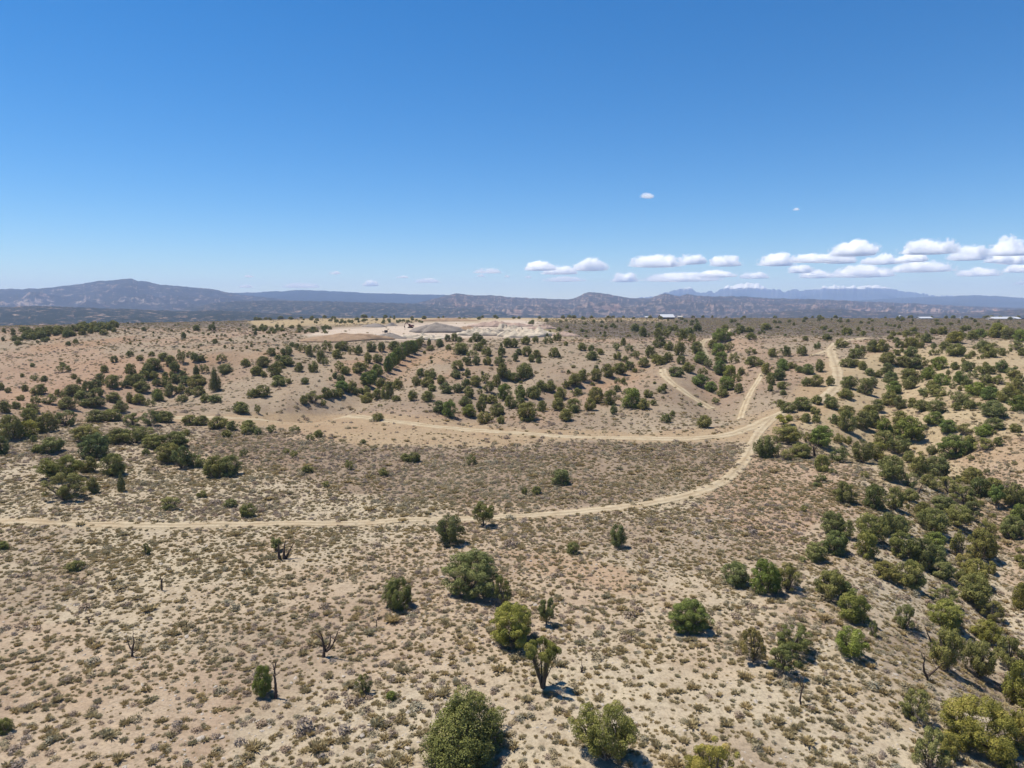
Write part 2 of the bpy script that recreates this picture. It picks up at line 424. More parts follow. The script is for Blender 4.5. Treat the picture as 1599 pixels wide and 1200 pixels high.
# ------------------------------------------------------------------ the ground sheet
def grid_faces(nr, nc):
    i = np.arange(nr - 1)[:, None] * nc + np.arange(nc - 1)[None, :]
    return np.stack([i, i + 1, i + nc + 1, i + nc], -1).reshape(-1, 4)
def build_ground():
    rows = list(np.linspace(-60, 18, 10)) + list(np.arange(20, 160, 0.6))
    y = 160.0
    while y < 900: rows.append(y); y *= 1.0058
    while y < 17000: rows.append(y); y *= 1.028
    rows = np.array(rows); nc = 580
    u = np.linspace(-1.2, 1.2, nc)
    Y = np.repeat(rows[:, None], nc, 1); X = u[None, :] * (np.maximum(Y, 0) + 45)
    Z = z_at(X, Y)
    c = soil(X, Y, Z)
    td = track_dist(X, Y)
    k = (np.clip(1 - td / 1.2, 0, 1) * 0.55)[..., None]
    c = c * (1 - k) + np.array([0.45, 0.355, 0.22]) * k
    ca = np.concatenate([c, np.ones(c.shape[:2] + (1,))], -1).astype(np.float32)
    me = mesh_np('ground', np.stack([X, Y, Z], -1).reshape(-1, 3), grid_faces(len(rows), nc), M['ground'], True,
                 {'soil': ('FLOAT_COLOR', 'POINT', ca)})
    return tag(link(bpy.data.objects.new('ground', me)), 'dry sandy desert ground with pale, pink and brown soil', kind='structure')
build_ground()

# ------------------------------------------------------------------ dirt tracks: worn ruts with a rough crown and ragged verges
def mat_track():
    m, nt, out = newmat('packed_dirt')
    geo = N(nt, 'ShaderNodeNewGeometry'); v = geo.outputs['Position']
    att = N(nt, 'ShaderNodeAttribute', attribute_name='crown')
    f = ntex(nt, v, 4.0, 4, 0.7); g = ntex(nt, v, 0.5, 3)
    c = mixc(nt, (0.54, 0.44, 0.295), (0.36, 0.285, 0.185), att.outputs['Fac'])
    c = mixc(nt, c, ramp(nt, f, [(0.3, gray(0.8)), (0.5, gray(1)), (0.7, gray(1.12))]), 1.0, 'MULTIPLY')
    c = mixc(nt, c, ramp(nt, g, [(0.3, (0.88, 0.82, 0.76)), (0.6, gray(1.03))]), 1.0, 'MULTIPLY')
    principled(nt, out, c, 0.95, f, 0.4, 0.04, 0.05)
    return m
M['track'] = mat_track()
TR_LABEL = {'near': 'pale two-rut dirt track crossing the near flat and bending up right', 'far': 'wider tan dirt track along the foot of the middle hill',
            'hill': 'straight pale track climbing left across the middle hill', 'grove': 'short pale track bending through the grove near the plateau edge',
            'faint': 'faint straight track running down to the fork', 'spur': 'short pale spur leaving the upper bend'}
for key, (w, L) in TRACK_XY.items():
    d = np.gradient(L, axis=0); d /= np.linalg.norm(d, axis=1)[:, None] + 1e-9
    nrm = np.stack([-d[:, 1], d[:, 0]], 1)
    lat = np.array([-0.62, -0.5, -0.36, -0.2, 0.0, 0.2, 0.36, 0.5, 0.62])
    hh = np.array([-0.10, 0.03, 0.02, 0.035, 0.06, 0.035, 0.02, 0.03, -0.10])
    cr = np.array([0.7, 0.4, 0.0, 0.3, 0.85, 0.3, 0.0, 0.4, 0.7])
    s = np.arange(len(L)) * 0.7
    V = []; A = []
    for j, l in enumerate(lat):
        wob = 1 + (0.22 * fbm(s / 2.6, np.full_like(s, j * 7.3), 3, 81) + 0.12 * noise2(s / 9, s * 0 + (3 if l > 0 else 9), 82)) * (abs(l) > 0.45)
        p = L + nrm * (l * w * wob)[:, None]
        lift = 0.0 if L[:, 1].max() < 140 else 0.05
        V.append(np.stack([p[:, 0], p[:, 1], z_at(p[:, 0], p[:, 1]) + hh[j] + 0.015 + (lift if abs(l) < 0.6 else 0)], 1))
        A.append(np.clip(cr[j] + 0.35 * fbm(s / 3.0, s * 0 + j, 3, 83), 0, 1))
    V = np.stack(V, 1).reshape(-1, 3); A = np.stack(A, 1).ravel().astype(np.float32)
    me = mesh_np('dirt_track', V, grid_faces(len(L), len(lat)), M['track'], True, {'crown': ('FLOAT', 'POINT', A)})
    tag(link(bpy.data.objects.new('dirt_track', me)), TR_LABEL[key], kind='structure')

# ------------------------------------------------------------------ far ranges: each a solid heightfield at its own distance
def mat_range(name, wood, rock, rock2, cover, sc, band=0.0, snow=None):
    m, nt, out = newmat(name)
    geo = N(nt, 'ShaderNodeNewGeometry'); v = geo.outputs['Position']
    a = ntex(nt, v, sc, 6, 0.7); b = ntex(nt, v, sc * 0.22, 4, 0.6); sp = ntex(nt, v, sc * 5, 3, 0.7)
    c = mixc(nt, rock, rock2, ramp(nt, b, [(0.4, gray(0)), (0.6, gray(1))]))
    if band:
        sx = N(nt, 'ShaderNodeSeparateXYZ'); nt.links.new(v, sx.inputs[0])
        mm = N(nt, 'ShaderNodeMath', operation='MULTIPLY_ADD'); nt.links.new(sx.outputs[2], mm.inputs[0]); mm.inputs[1].default_value = band
        nt.links.new(b, mm.inputs[2])
        cmb = N(nt, 'ShaderNodeCombineXYZ'); nt.links.new(mm.outputs[0], cmb.inputs[2])
        bd = ntex(nt, cmb.outputs[0], 1.0, 3, 0.6)
        c = mixc(nt, c, ramp(nt, bd, [(0.40, (0.50, 0.43, 0.42)), (0.5, gray(1)), (0.60, (1.42, 1.30, 1.18))]), 1.0, 'MULTIPLY')
    nsep = N(nt, 'ShaderNodeSeparateXYZ'); nt.links.new(geo.outputs['True Normal'], nsep.inputs[0])
    st = ramp(nt, nsep.outputs[2], [(0.72, gray(0.0)), (0.93, gray(1.0))])
    k = N(nt, 'ShaderNodeMath', operation='ADD'); nt.links.new(a, k.inputs[0])
    k2 = N(nt, 'ShaderNodeMath', operation='MULTIPLY'); nt.links.new(st, k2.inputs[0]); k2.inputs[1].default_value = 0.16
    nt.links.new(k2.outputs[0], k.inputs[1])
    k3 = N(nt, 'ShaderNodeMath', operation='MULTIPLY_ADD'); nt.links.new(sp, k3.inputs[0]); k3.inputs[1].default_value = 0.22; nt.links.new(k.outputs[0], k3.inputs[2])
    c = mixc(nt, c, wood, ramp(nt, k3.outputs[0], [(cover - 0.05, gray(0)), (cover + 0.05, gray(1))]))
    if snow:
        sz = N(nt, 'ShaderNodeSeparateXYZ'); nt.links.new(v, sz.inputs[0])
        q = N(nt, 'ShaderNodeMath', operation='MULTIPLY_ADD'); nt.links.new(ntex(nt, v, 0.006, 5, 0.75), q.inputs[0]); q.inputs[1].default_value = snow[1]; nt.links.new(sz.outputs[2], q.inputs[2])
        q2 = N(nt, 'ShaderNodeMapRange'); nt.links.new(q.outputs[0], q2.inputs[0]); q2.inputs[1].default_value = snow[0]; q2.inputs[2].default_value = snow[0] + 25
        c = mixc(nt, c, (0.85, 0.86, 0.88), q2.outputs[0])
    principled(nt, out, c, 0.95, a, 0.6, 3.0, 0.02)
    return m
def far_range(name, label, D, crest, base_py, front, back, mat, rough, seed, nscale, terrace=0.0, asym=1.5, nu=420, nd=65, jag=1.0):
    """crest: pixels of the skyline, seen at distance D; the slope falls towards the viewer over `front` metres and behind over `back`"""
    cx = np.array([c[0] for c in crest], float); cy = np.array([c[1] for c in crest], float)
    px = np.linspace(cx[0], cx[-1], nu)
    py = np.interp(px, cx, cy)
    py = py + jag * (0.7 * fbm(px / 9.0, px * 0 + seed, 3, seed) + 0.35 * noise2(px / 2.4, px * 0, seed + 3))
    dy = (CYP - py) / FPX
    u = (px - CXP) / FPX / (CT + dy * ST)
    zc = ZC + D * (-ST + dy * CT) / (CT + dy * ST)
    r = ray(800, base_py); zb = ZC + (D - front) * r[2] / r[1]
    zb = min(zb, -49.0)
    tf = np.linspace(-1, 1, nd)                            # -1 toe in front, 0 crest, 1 toe behind
    prof = np.where(tf < 0, (1 - np.abs(tf)) ** asym, (1 - tf) ** 1.4)
    Yd = np.where(tf < 0, D + tf * front, D + tf * back)
    U, TT = np.meshgrid(u, tf)
    X0 = U * Yd[:, None]; Y0 = np.repeat(Yd[:, None], nu, 1)
    H = zb + (zc[None, :] - zb) * prof[:, None]
    ew = np.clip(1 - np.abs(np.abs(TT) * 2 - 1), 0, 1) ** 0.7
    ero = ridged(X0 / nscale, Y0 / nscale, 5, seed) - 0.55
    H = H + ero * rough * ew + 0.25 * rough * ew * fbm(X0 / nscale * 5, Y0 / nscale * 5, 3, seed + 8)
    H = np.where(TT < 0, np.minimum(H, zc[None, :] - 0.5 + TT * 1.0 + (D - Y0) * 0.0), H)
    if terrace:
        q = (H + 0.045 * X0 + 9 * fbm(X0 / 700, Y0 / 700, 2, seed + 5)) / terrace; fl = np.floor(q); fr = q - fl
        Ht = (fl + np.clip((fr - 0.35) / 0.4, 0, 1)) * terrace - 0.045 * X0 - 9 * fbm(X0 / 700, Y0 / 700, 2, seed + 5)
        H = np.where(np.abs(TT) < 0.02, H, H * 0.15 + Ht * 0.85)
        H = np.where(np.abs(TT) < 0.02, H, np.minimum(H, zc[None, :]))
    me = mesh_np(name, np.stack([X0, Y0, H], -1).reshape(-1, 3), grid_faces(nd, nu), mat, True)
    return tag(link(bpy.data.objects.new(name, me)), label, kind='structure')

m_left = mat_range('wooded_mountain', (0.045, 0.046, 0.038), (0.24, 0.17, 0.14), (0.34, 0.27, 0.22), 0.66, 0.014)
m_mesa = mat_range('far_mesa', (0.030, 0.036, 0.036), (0.17, 0.13, 0.12), (0.22, 0.17, 0.15), 0.55, 0.006)
m_dark = mat_range('pinyon_ridge', (0.030, 0.036, 0.024), (0.32, 0.21, 0.15), (0.36, 0.26, 0.19), 0.67, 0.030)
m_hog = mat_range('red_rock_hogback', (0.055, 0.055, 0.045), (0.25, 0.168, 0.135), (0.31, 0.24, 0.195), 0.68, 0.026, band=0.14)
m_sal = mat_range('snow_patched_peaks', (0.05, 0.06, 0.06), (0.14, 0.13, 0.13), (0.10, 0.11, 0.11), 0.62, 0.003, snow=(465.0, 260.0))
m_blue = mat_range('far_blue_ridge', (0.05, 0.055, 0.05), (0.12, 0.10, 0.09), (0.16, 0.12, 0.10), 0.55, 0.005)
far_range('mountain', 'distant snow-patched blue mountains on the right skyline', 14000,
          [(940, 474), (1000, 466), (1040, 459), (1058, 452), (1075, 450), (1098, 458), (1120, 454), (1136, 447), (1150, 446), (1162, 442), (1176, 444), (1190, 446), (1202, 450), (1222, 455), (1258, 453), (1284, 449), (1302, 445.5), (1330, 448), (1352, 447), (1366, 446), (1385, 449), (1420, 457), (1460, 462), (1700, 470)],
          486, 4000, 1200, m_sal, 190, 101, 1500, asym=1.25, jag=3.4, nu=620)
far_range('mesa', 'long flat blue mesa behind the left mountain', 8600,
          [(-300, 456), (0, 456), (200, 458), (352, 458), (400, 457), (440, 455), (460, 453.5), (500, 454), (560, 457), (640, 460), (700, 461), (800, 466), (1000, 472)],
          484, 2200, 900, m_mesa, 70, 111, 700, asym=0.8)
far_range('hills', 'hazy blue ridge at the far right', 9200,
          [(1240, 473), (1330, 470), (1400, 466), (1450, 464), (1485, 463), (1520, 461), (1560, 463), (1600, 466), (1750, 468)], 486, 2500, 900, m_blue, 60, 121, 800, asym=1.1)
far_range('mountain', 'broad blue-brown wooded mountain on the left skyline', 6200,
          [(-300, 456), (-100, 453), (0, 452), (60, 451), (90, 448), (130, 443), (155, 438.5), (165, 439), (185, 437), (205, 435.5), (215, 439), (230, 439.5), (250, 445), (290, 448), (335, 452), (352, 457), (400, 463), (470, 471), (560, 478)],
          489, 2300, 900, m_left, 120, 131, 620, asym=1.15)
far_range('ridge', 'dark wooded rise below the blue mesa', 4300,
          [(180, 490), (280, 484), (330, 474), (360, 471), (420, 469.5), (500, 470.5), (600, 473), (690, 476), (800, 482), (900, 488)], 497, 1500, 700, m_dark, 40, 141, 420, asym=1.1)
far_range('ridge', 'red-brown banded rock hogbacks with tilted ledges in mid distance', 5200,
          [(600, 484), (650, 474), (690, 464), (712, 458.5), (725, 460), (740, 462), (770, 461.5), (800, 464.5), (845, 466.5), (890, 468), (900, 465), (912, 459), (921, 456.5), (950, 459.5), (985, 466), (1012, 466), (1028, 462), (1038, 458.5), (1060, 463), (1072, 460), (1100, 463), (1160, 463), (1200, 466), (1250, 467), (1330, 470), (1400, 473), (1500, 478), (1600, 482), (1750, 483)],
          496, 2300, 800, m_hog, 95, 151, 480, terrace=22.0, asym=1.35, nu=700, nd=101)
far_range('ridge', 'dark pinyon-speckled ridge behind the left hill', 2700,
          [(-300, 482), (0, 480), (60, 478), (120, 480), (200, 483), (280, 486), (340, 485), (420, 489), (520, 493), (640, 497)], 510, 1100, 500, m_dark, 26, 161, 260, asym=1.0)
far_range('hills', 'low red-brown hills beyond the flat plateau on the right', 3300,
          [(1150, 492), (1200, 488), (1250, 484), (1300, 482), (1340, 485), (1400, 489), (1480, 490), (1540, 487), (1600, 483), (1750, 482)], 500, 1000, 500, m_hog, 22, 171, 300, asym=1.1)

# ------------------------------------------------------------------ small fair-weather clouds, all with their flat bases at one height
def mat_cloud():
    """a body of droplets: dense lumps that thin out towards the edge of each cloud"""
    m, nt, out = newmat('cloud_droplets')
    tc = N(nt, 'ShaderNodeTexCoord'); oi = N(nt, 'ShaderNodeObjectInfo'); geo = N(nt, 'ShaderNodeNewGeometry')
    ln = N(nt, 'ShaderNodeVectorMath', operation='DOT_PRODUCT'); nt.links.new(tc.outputs['Object'], ln.inputs[0]); nt.links.new(tc.outputs['Object'], ln.inputs[1])
    f = N(nt, 'ShaderNodeMath', operation='SUBTRACT'); f.inputs[0].default_value = 1.0; nt.links.new(ln.outputs['Value'], f.inputs[1])
    f2 = N(nt, 'ShaderNodeMath', operation='MULTIPLY'); nt.links.new(f.outputs[0], f2.inputs[0]); f2.inputs[1].default_value = 1.8
    big = ntex(nt, geo.outputs['Position'], 0.0042, 2, 0.5); small = ntex(nt, geo.outputs['Position'], 0.02, 5, 0.66)
    k1 = N(nt, 'ShaderNodeMath', operation='MULTIPLY_ADD'); nt.links.new(big, k1.inputs[0]); k1.inputs[1].default_value = 3.0; nt.links.new(f2.outputs[0], k1.inputs[2])
    k2 = N(nt, 'ShaderNodeMath', operation='MULTIPLY_ADD'); nt.links.new(small, k2.inputs[0]); k2.inputs[1].default_value = 3.5; nt.links.new(k1.outputs[0], k2.inputs[2])
    mr = N(nt, 'ShaderNodeMapRange'); nt.links.new(k2.outputs[0], mr.inputs[0]); mr.inputs[1].default_value = 4.1; mr.inputs[2].default_value = 4.85
    sp = N(nt, 'ShaderNodeSeparateColor'); nt.links.new(oi.outputs['Color'], sp.inputs[0])
    dn = N(nt, 'ShaderNodeMath', operation='MULTIPLY'); nt.links.new(mr.outputs[0], dn.inputs[0]); nt.links.new(sp.outputs[0], dn.inputs[1])
    v = N(nt, 'ShaderNodeVolumePrincipled'); v.inputs['Color'].default_value = (1, 1, 1, 1); nt.links.new(dn.outputs[0], v.inputs['Density'])
    nt.links.new(v.outputs[0], out.inputs['Volume'])
    return m
M['cloud'] = mat_cloud()
def ico(sub):
    import bmesh
    bm = bmesh.new(); bmesh.ops.create_icosphere(bm, subdivisions=sub, radius=1.0)
    v = np.array([q.co[:] for q in bm.verts]); f = np.array([[w.index for w in q.verts] for q in bm.faces]); bm.free()
    return v, f
ICO1 = ico(2); ICO3 = ico(4); ICO4 = ico(5)
CLOUDS = [(1008, 309, 30, 9), (1243, 328, 13, 5), (388, 433, 18, 5), (385, 449, 24, 6), (470, 449, 64, 9), (522, 428, 20, 6), (580, 446, 28, 11), (628, 434, 22, 4), (667, 441, 42, 8),
          (762, 426, 50, 9), (752, 432, 20, 6), (792, 433, 11, 5), (842, 421, 50, 15), (872, 427, 62, 14), (922, 421, 52, 20), (880, 439, 68, 9), (825, 434, 12, 5), (975, 439, 46, 16),
          (1025, 415, 84, 20), (1078, 411, 46, 18), (1065, 438, 120, 14), (1135, 414, 56, 18), (1120, 432, 60, 12), (1180, 434, 44, 11), (1214, 413, 60, 22), (1250, 425, 38, 14), (1335, 397, 78, 24),
          (1280, 408, 96, 14), (1312, 410, 52, 14), (1275, 433, 52, 14), (1345, 431, 90, 20), (1378, 411, 58, 18), (1420, 408, 48, 14), (1450, 394, 82, 26), (1440, 423, 92, 18), (1512, 404, 56, 26),
          (1530, 430, 62, 14), (1578, 396, 64, 30), (1583, 411, 52, 16), (1594, 424, 50, 14), (1593, 444, 20, 8), (1560, 409, 40, 14)]
CLOUD_Z = ZC + 720.0
crng = np.random.default_rng(5)
lo = sorted([c for c in CLOUDS if c[0] < 800]); hi_ = [c for c in CLOUDS if 800 <= c[0] and c[1] > 350]; iso = [c for c in CLOUDS if c[0] >= 800 and c[1] < 350]
low_band = sorted([c for c in hi_ if c[1] >= 420]); top_band = sorted([c for c in hi_ if c[1] < 420])
ORD = ['first', 'second', 'third', 'fourth', 'fifth', 'sixth', 'seventh', 'eighth', 'ninth', 'tenth', 'eleventh', 'twelfth', 'thirteenth', 'fourteenth', 'fifteenth', 'sixteenth', 'seventeenth', 'eighteenth', 'nineteenth', 'twentieth',
       'twenty-first', 'twenty-second', 'twenty-third', 'twenty-fourth', 'twenty-fifth']
def half_ball():
    v, f = ICO3; q = v.copy(); q[:, 2] = np.where(q[:, 2] < 0, q[:, 2] * 0.12, q[:, 2]); return q, f
CLOUD_MESH = mesh_np('cloud', *half_ball(), M['cloud'], True)
def cloud(px, py, w, h, label, group):
    r = ray(px, py); Yc = (CLOUD_Z - ZC) * r[1] / r[2]; Xc = Yc * r[0] / r[1]
    W = w / FPX * Yc * 1.2; Hh = h / FPX * Yc * 1.0; Dp = W * 0.9
    ob = link(bpy.data.objects.new('cloud', CLOUD_MESH)); ob.location = (Xc, Yc, CLOUD_Z); ob.scale = (W / 2, Dp / 2, Hh)
    ob.color = (min(0.5, (3.5 if h < 10 else 28.0) / max(Hh * 1.5, 60)), 0, 0, 1)
    tag(ob, label, 'cloud', group)
for c in iso:
    cloud(*c, 'lone small white cloud high in the clear blue sky' if c[0] < 1100 else 'tiny wisp of cloud right of the lone high cloud', 'small clouds')
for i, c in enumerate(lo): cloud(*c, f'small white cloud low over the blue mesa, {ORD[i]} from the left', 'small clouds')
for i, c in enumerate(low_band): cloud(*c, f'flat white cumulus in the lower band above the hogbacks, {ORD[i]} from left', 'cloud band')
for i, c in enumerate(top_band): cloud(*c, f'puffy white cumulus in the upper band on the right, {ORD[i]} from left', 'cloud band')
# ------------------------------------------------------------------ plants: builders of unit-sized meshes
def norm(v):
    return v / (np.linalg.norm(v, axis=-1, keepdims=True) + 1e-9)
def kites(p, nrm, axis, L, Wd):
    """one small leaf spray (a kite) per point"""
    a = norm(axis - nrm * (axis * nrm).sum(1, keepdims=True)); b = np.cross(nrm, a)
    L = L[:, None]; Wd = Wd[:, None]
    v = np.stack([p - a * L * 0.5, p + b * Wd * 0.5 + a * L * 0.08, p + a * L * 0.5, p - b * Wd * 0.5 + a * L * 0.08], 1)
    f = np.arange(len(p) * 4).reshape(-1, 4)
    return v.reshape(-1, 3), f
def tube(path, radii, sides=5):
    path = np.asarray(path, float); n = len(path)
    d = norm(np.gradient(path, axis=0)); ref = np.where(np.abs(d[:, 2:3]) > 0.9, np.array([[1.0, 0, 0]]), np.array([[0, 0, 1.0]]))
    a = norm(np.cross(d, ref)); b = np.cross(d, a)
    th = np.arange(sides) / sides * 2 * math.pi
    r = np.asarray(radii)[:, None, None]
    V = path[:, None] + r * (np.cos(th)[None, :, None] * a[:, None] + np.sin(th)[None, :, None] * b[:, None])
    F = []
    for i in range(n - 1):
        for j in range(sides):
            k = (j + 1) % sides
            F.append((i * sides + j, i * sides + k, (i + 1) * sides + k, (i + 1) * sides + j))
    V = V.reshape(-1, 3); c = len(V)
    V = np.vstack([V, path[-1:] + d[-1:] * np.asarray(radii)[-1]])
    for j in range(sides): F.append(((n - 1) * sides + j, (n - 1) * sides + (j + 1) % sides, c, c))
    return V, np.array(F)
def join(parts):
    vs = []; fs = []; o = 0
    for v, f in parts:
        vs.append(v); fs.append(f + o); o += len(v)
    return np.vstack(vs), np.vstack(fs)
def mesh_mixed(name, V, F, mat, smooth=False):
    """quads in which a repeated last index marks a triangle"""
    me = bpy.data.meshes.new(name)
    me.from_pydata(V.tolist(), [], [tuple(f[:3]) if f[2] == f[3] else tuple(f) for f in F.tolist()])
    if smooth: me.polygons.foreach_set('use_smooth', np.full(len(me.polygons), True))
    me.materials.append(mat); me.update(); return me

def envelope(style, h):
    h = np.asarray(h, float)
    if style == 'cone': return 0.5 * np.where(h < 0.22, 0.80 + 0.2 * h / 0.22, ((1 - h) / 0.78) ** 0.85)
    if style == 'flat': return 0.5 * np.where(h < 0.55, 0.3, np.sqrt(np.clip(1 - ((h - 0.72) / 0.29) ** 2, 0, 1)))
    if style == 'open': return 0.5 * np.where(h < 0.16, 0.3, np.sqrt(np.clip(1 - ((h - 0.57) / 0.44) ** 2, 0, 1)))
    if style == 'pole': return 0.5 * np.where(h < 0.30, 0.25, np.sqrt(np.clip(1 - ((h - 0.66) / 0.37) ** 2, 0, 1)))
    if style == 'ball': return 0.5 * np.where(h < 0.5, 0.62 + 0.38 * np.sqrt(np.clip(h / 0.5, 0, 1)), np.sqrt(np.clip(1 - ((h - 0.5) / 0.5) ** 2, 0, 1)))
    return 0.5 * np.where(h < 0.40, 0.70 + 0.30 * (h / 0.40), np.sqrt(np.clip(1 - ((h - 0.40) / 0.60) ** 2, 0, 1)))
def make_tree(seed, style, nspray, L, lean=0.0, stems=5, gaps=0.0, sides=5, big=1.0):
    """returns (crown mesh, trunk mesh), about 1 wide and 1 tall, foot at the origin"""
    rng = np.random.default_rng(seed)
    lobes = []
    n = {'dome': 70, 'cone': 105, 'open': 60, 'ball': 70, 'sparse': 34, 'pole': 30, 'flat': 22}[style]
    n = int(n / big ** 1.6)
    ph = rng.uniform(0, 6.28, 3)
    h0 = {'dome': 0.13, 'open': 0.20, 'pole': 0.42, 'sparse': 0.18, 'flat': 0.78}.get(style, 0.06)
    for i in range(n * 14):
        if len(lobes) >= n: break
        h = rng.uniform(h0, 0.95); a = rng.uniform(0, 2 * math.pi)
        irr = 1 + 0.17 * math.sin(2 * a + ph[0]) + 0.12 * math.sin(3 * a + ph[1]) + 0.08 * math.sin(5 * a + ph[2])
        R = float(envelope('dome' if style == 'sparse' else style, h)) * irr
        r = big * rng.uniform(0.058, 0.122) * (0.9 if style in ('sparse', 'flat') else 1.0)
        rad = max(R - r * 0.8, 0) * rng.uniform(0.45, 1.0) ** 0.5
        if gaps and noise2(a * 1.6 + seed, h * 4, seed) > 0.75 - gaps: continue
        c = np.array([rad * math.cos(a) + lean * h, rad * math.sin(a), max(h - r * 0.5, r * 0.55)])
        if any(np.linalg.norm(c - q[0]) < 0.85 * min(r, q[1]) for q in lobes): continue
        lobes.append((c, r))
    per = np.array([q[1] ** 2 for q in lobes]); per = np.maximum(8, (per / per.sum() * nspray)).astype(int)
    P_, N_, A_, T_ = [], [], [], []
    for (c, r), m in zip(lobes, per):
        d = norm(rng.normal(size=(m, 3)) + np.array([0, 0, 0.25]))
        rr = r * (0.72 + 0.34 * rng.random(m) ** 0.6)
        # small tufts on each lobe
        cl = norm(rng.normal(size=(9, 3))); aff = (d @ cl.T).max(1); rr = rr * (0.82 + 0.26 * np.clip((aff - 0.6) / 0.4, 0, 1))
        p = c + d * rr[:, None] * (np.array([0.95, 0.95, 1.45]) if style in ('cone', 'ball') else np.array([1.05, 1.05, 1.05]))
        P_.append(p); N_.append(norm(d * 0.9 + rng.normal(size=(m, 3)) * 0.38 + np.array([0, 0, 0.1])))
        A_.append(norm(d * 0.5 + np.array([0, 0, 0.6]) + rng.normal(size=(m, 3)) * 0.6))
        T_.append(np.clip(0.45 + rng.normal() * 0.17 + rng.normal(size=m) * 0.16, 0, 1))
    mc = int(nspray * 0.12)                               # leaves deep in the crown
    ii = rng.integers(0, len(lobes), mc); pc = np.array([lobes[i][0] for i in ii]) * rng.uniform(0.45, 0.95, (mc, 1)) + rng.normal(size=(mc, 3)) * 0.04
    P_.append(pc); N_.append(norm(rng.normal(size=(mc, 3)))); A_.append(norm(rng.normal(size=(mc, 3)))); T_.append(np.clip(rng.normal(0.4, 0.15, mc), 0, 1))
    p = np.vstack(P_); nn = np.vstack(N_); ax = np.vstack(A_); tt = np.concatenate(T_)
    k = p[:, 2] > 0.015; p, nn, ax, tt = p[k], nn[k], ax[k], tt[k]
    lo_, hi_q = np.percentile(p, 1.5, axis=0), np.percentile(p, 98.5, axis=0)
    off = np.array([(lo_[0] + hi_q[0]) / 2, (lo_[1] + hi_q[1]) / 2, 0.0]); sc_ = np.array([1 / (hi_q[0] - lo_[0]), 1 / (hi_q[1] - lo_[1]), 1 / hi_q[2]])
    p = (p - off) * sc_; lobes = [((c - off) * sc_, r) for c, r in lobes]
    Ls = L * rng.uniform(0.7, 1.35, len(p))
    V, F = kites(p, nn, ax, Ls, Ls * rng.uniform(0.42, 0.7, len(p)))
    crown = mesh_np('crown', V, F, M['leaf'], False, {'tint': ('FLOAT', 'POINT', np.repeat(tt, 4).astype(np.float32))})
    # stems and limbs
    parts = []
    order = rng.permutation(len(lobes)); base_r = {'pole': 0.05, 'open': 0.042, 'flat': 0.05}.get(style, 0.036)
    if style == 'pole':
        parts.append(tube([(0, 0, -0.05), (0.012, 0.0, 0.15), (-0.01, 0.01, 0.32), (lean * 0.5, 0, 0.5)], [0.062, 0.046, 0.04, 0.022], sides))
    nst = stems
    for s_ in range(nst):
        ang = s_ / nst * 2 * math.pi + rng.uniform(-0.5, 0.5)
        tgt = [i for i in order if abs((math.atan2(lobes[i][0][1], lobes[i][0][0]) - ang + math.pi) % (2 * math.pi) - math.pi) < math.pi / nst + 0.25]
        if not tgt: continue
        main = lobes[tgt[0]][0]
        b0 = np.array([0.02 * math.cos(ang), 0.02 * math.sin(ang), -0.04]) if style != 'pole' else np.array([0, 0, 0.3])
        mid = np.array([main[0] * 0.42, main[1] * 0.42, max(main[2] * 0.5, 0.12)]) + rng.normal(size=3) * 0.025
        t = np.linspace(0, 1, 6)[:, None]
        path = (1 - t) ** 2 * b0 + 2 * t * (1 - t) * mid + t * t * main
        path[1:-1] += rng.normal(size=(4, 3)) * 0.010
        parts.append(tube(path, np.linspace(base_r, 0.010, 6), sides))
        for i in tgt[1:4]:
            c = lobes[i][0]; j = int(rng.integers(1, 4)); st = path[j]
            q = (1 - t) ** 2 * st + 2 * t * (1 - t) * ((st + c) / 2 + np.array([0, 0, -0.02]) + rng.normal(size=3) * 0.02) + t * t * c
            parts.append(tube(q, np.linspace(0.016, 0.005, 6), 4))
    V, F = join(parts)
    trunk = mesh_mixed('trunk', V, F, M['bark'], True)
    tw = []
    for i in range({'sparse': 70, 'flat': 60}.get(style, 40)):
        c, r = lobes[int(rng.integers(len(lobes)))]
        if i % 2 and style not in ('pole', 'flat'):       # grey skirt of dead lower branches
            a = rng.uniform(0, 6.283); rd = rng.uniform(0.25, 0.47); st = np.array([0.05 * math.cos(a), 0.05 * math.sin(a), rng.uniform(0.02, 0.15)])
            en = np.array([rd * math.cos(a), rd * math.sin(a), rng.uniform(0.10, 0.42)]); mid = (st + en) / 2 + np.array([0, 0, -0.03]) + rng.normal(size=3) * 0.02
            tw.append(tube([st, mid, en], [0.011, 0.008, 0.003], 3))
            for q in range(2):
                d = norm(rng.normal(size=3) + np.array([math.cos(a), math.sin(a), 0.5])); b_ = mid + (en - mid) * rng.uniform(0.1, 0.9)
                tw.append(tube([b_, b_ + d * 0.05, b_ + d * rng.uniform(0.08, 0.14)], [0.005, 0.004, 0.002], 3))
        else:
            d = norm(rng.normal(size=3) * 0.7 + np.array([c[0], c[1], 0.35])); st = c * rng.uniform(0.35, 0.9)
            ln = rng.uniform(0.12, 0.28)
            tw.append(tube([st, st + d * ln * 0.5 + rng.normal(size=3) * 0.02, st + d * ln], [0.007, 0.005, 0.002], 3))
    V, F = join(tw); twigs = mesh_mixed('dead_twigs', V, F, M['twig'])
    return crown, trunk, twigs
LODS = {3: (34000, 0.025, 6), 2: (13500, 0.039, 5), 1: (6000, 0.056, 4), 0: (2200, 0.090, 4)}
STYLE = {'r': ('dome', 0.0, 4, 0.10), 'b': ('ball', 0.0, 3, 0.0), 'c': ('cone', 0.0, 4, 0.0), 'o': ('open', 0.04, 5, 0.22), 'f': ('flat', 0.03, 8, 0.16), 's': ('sparse', 0.0, 6, 0.36), 'p': ('pole', 0.0, 5, 0.0)}
TREE_CACHE = {}
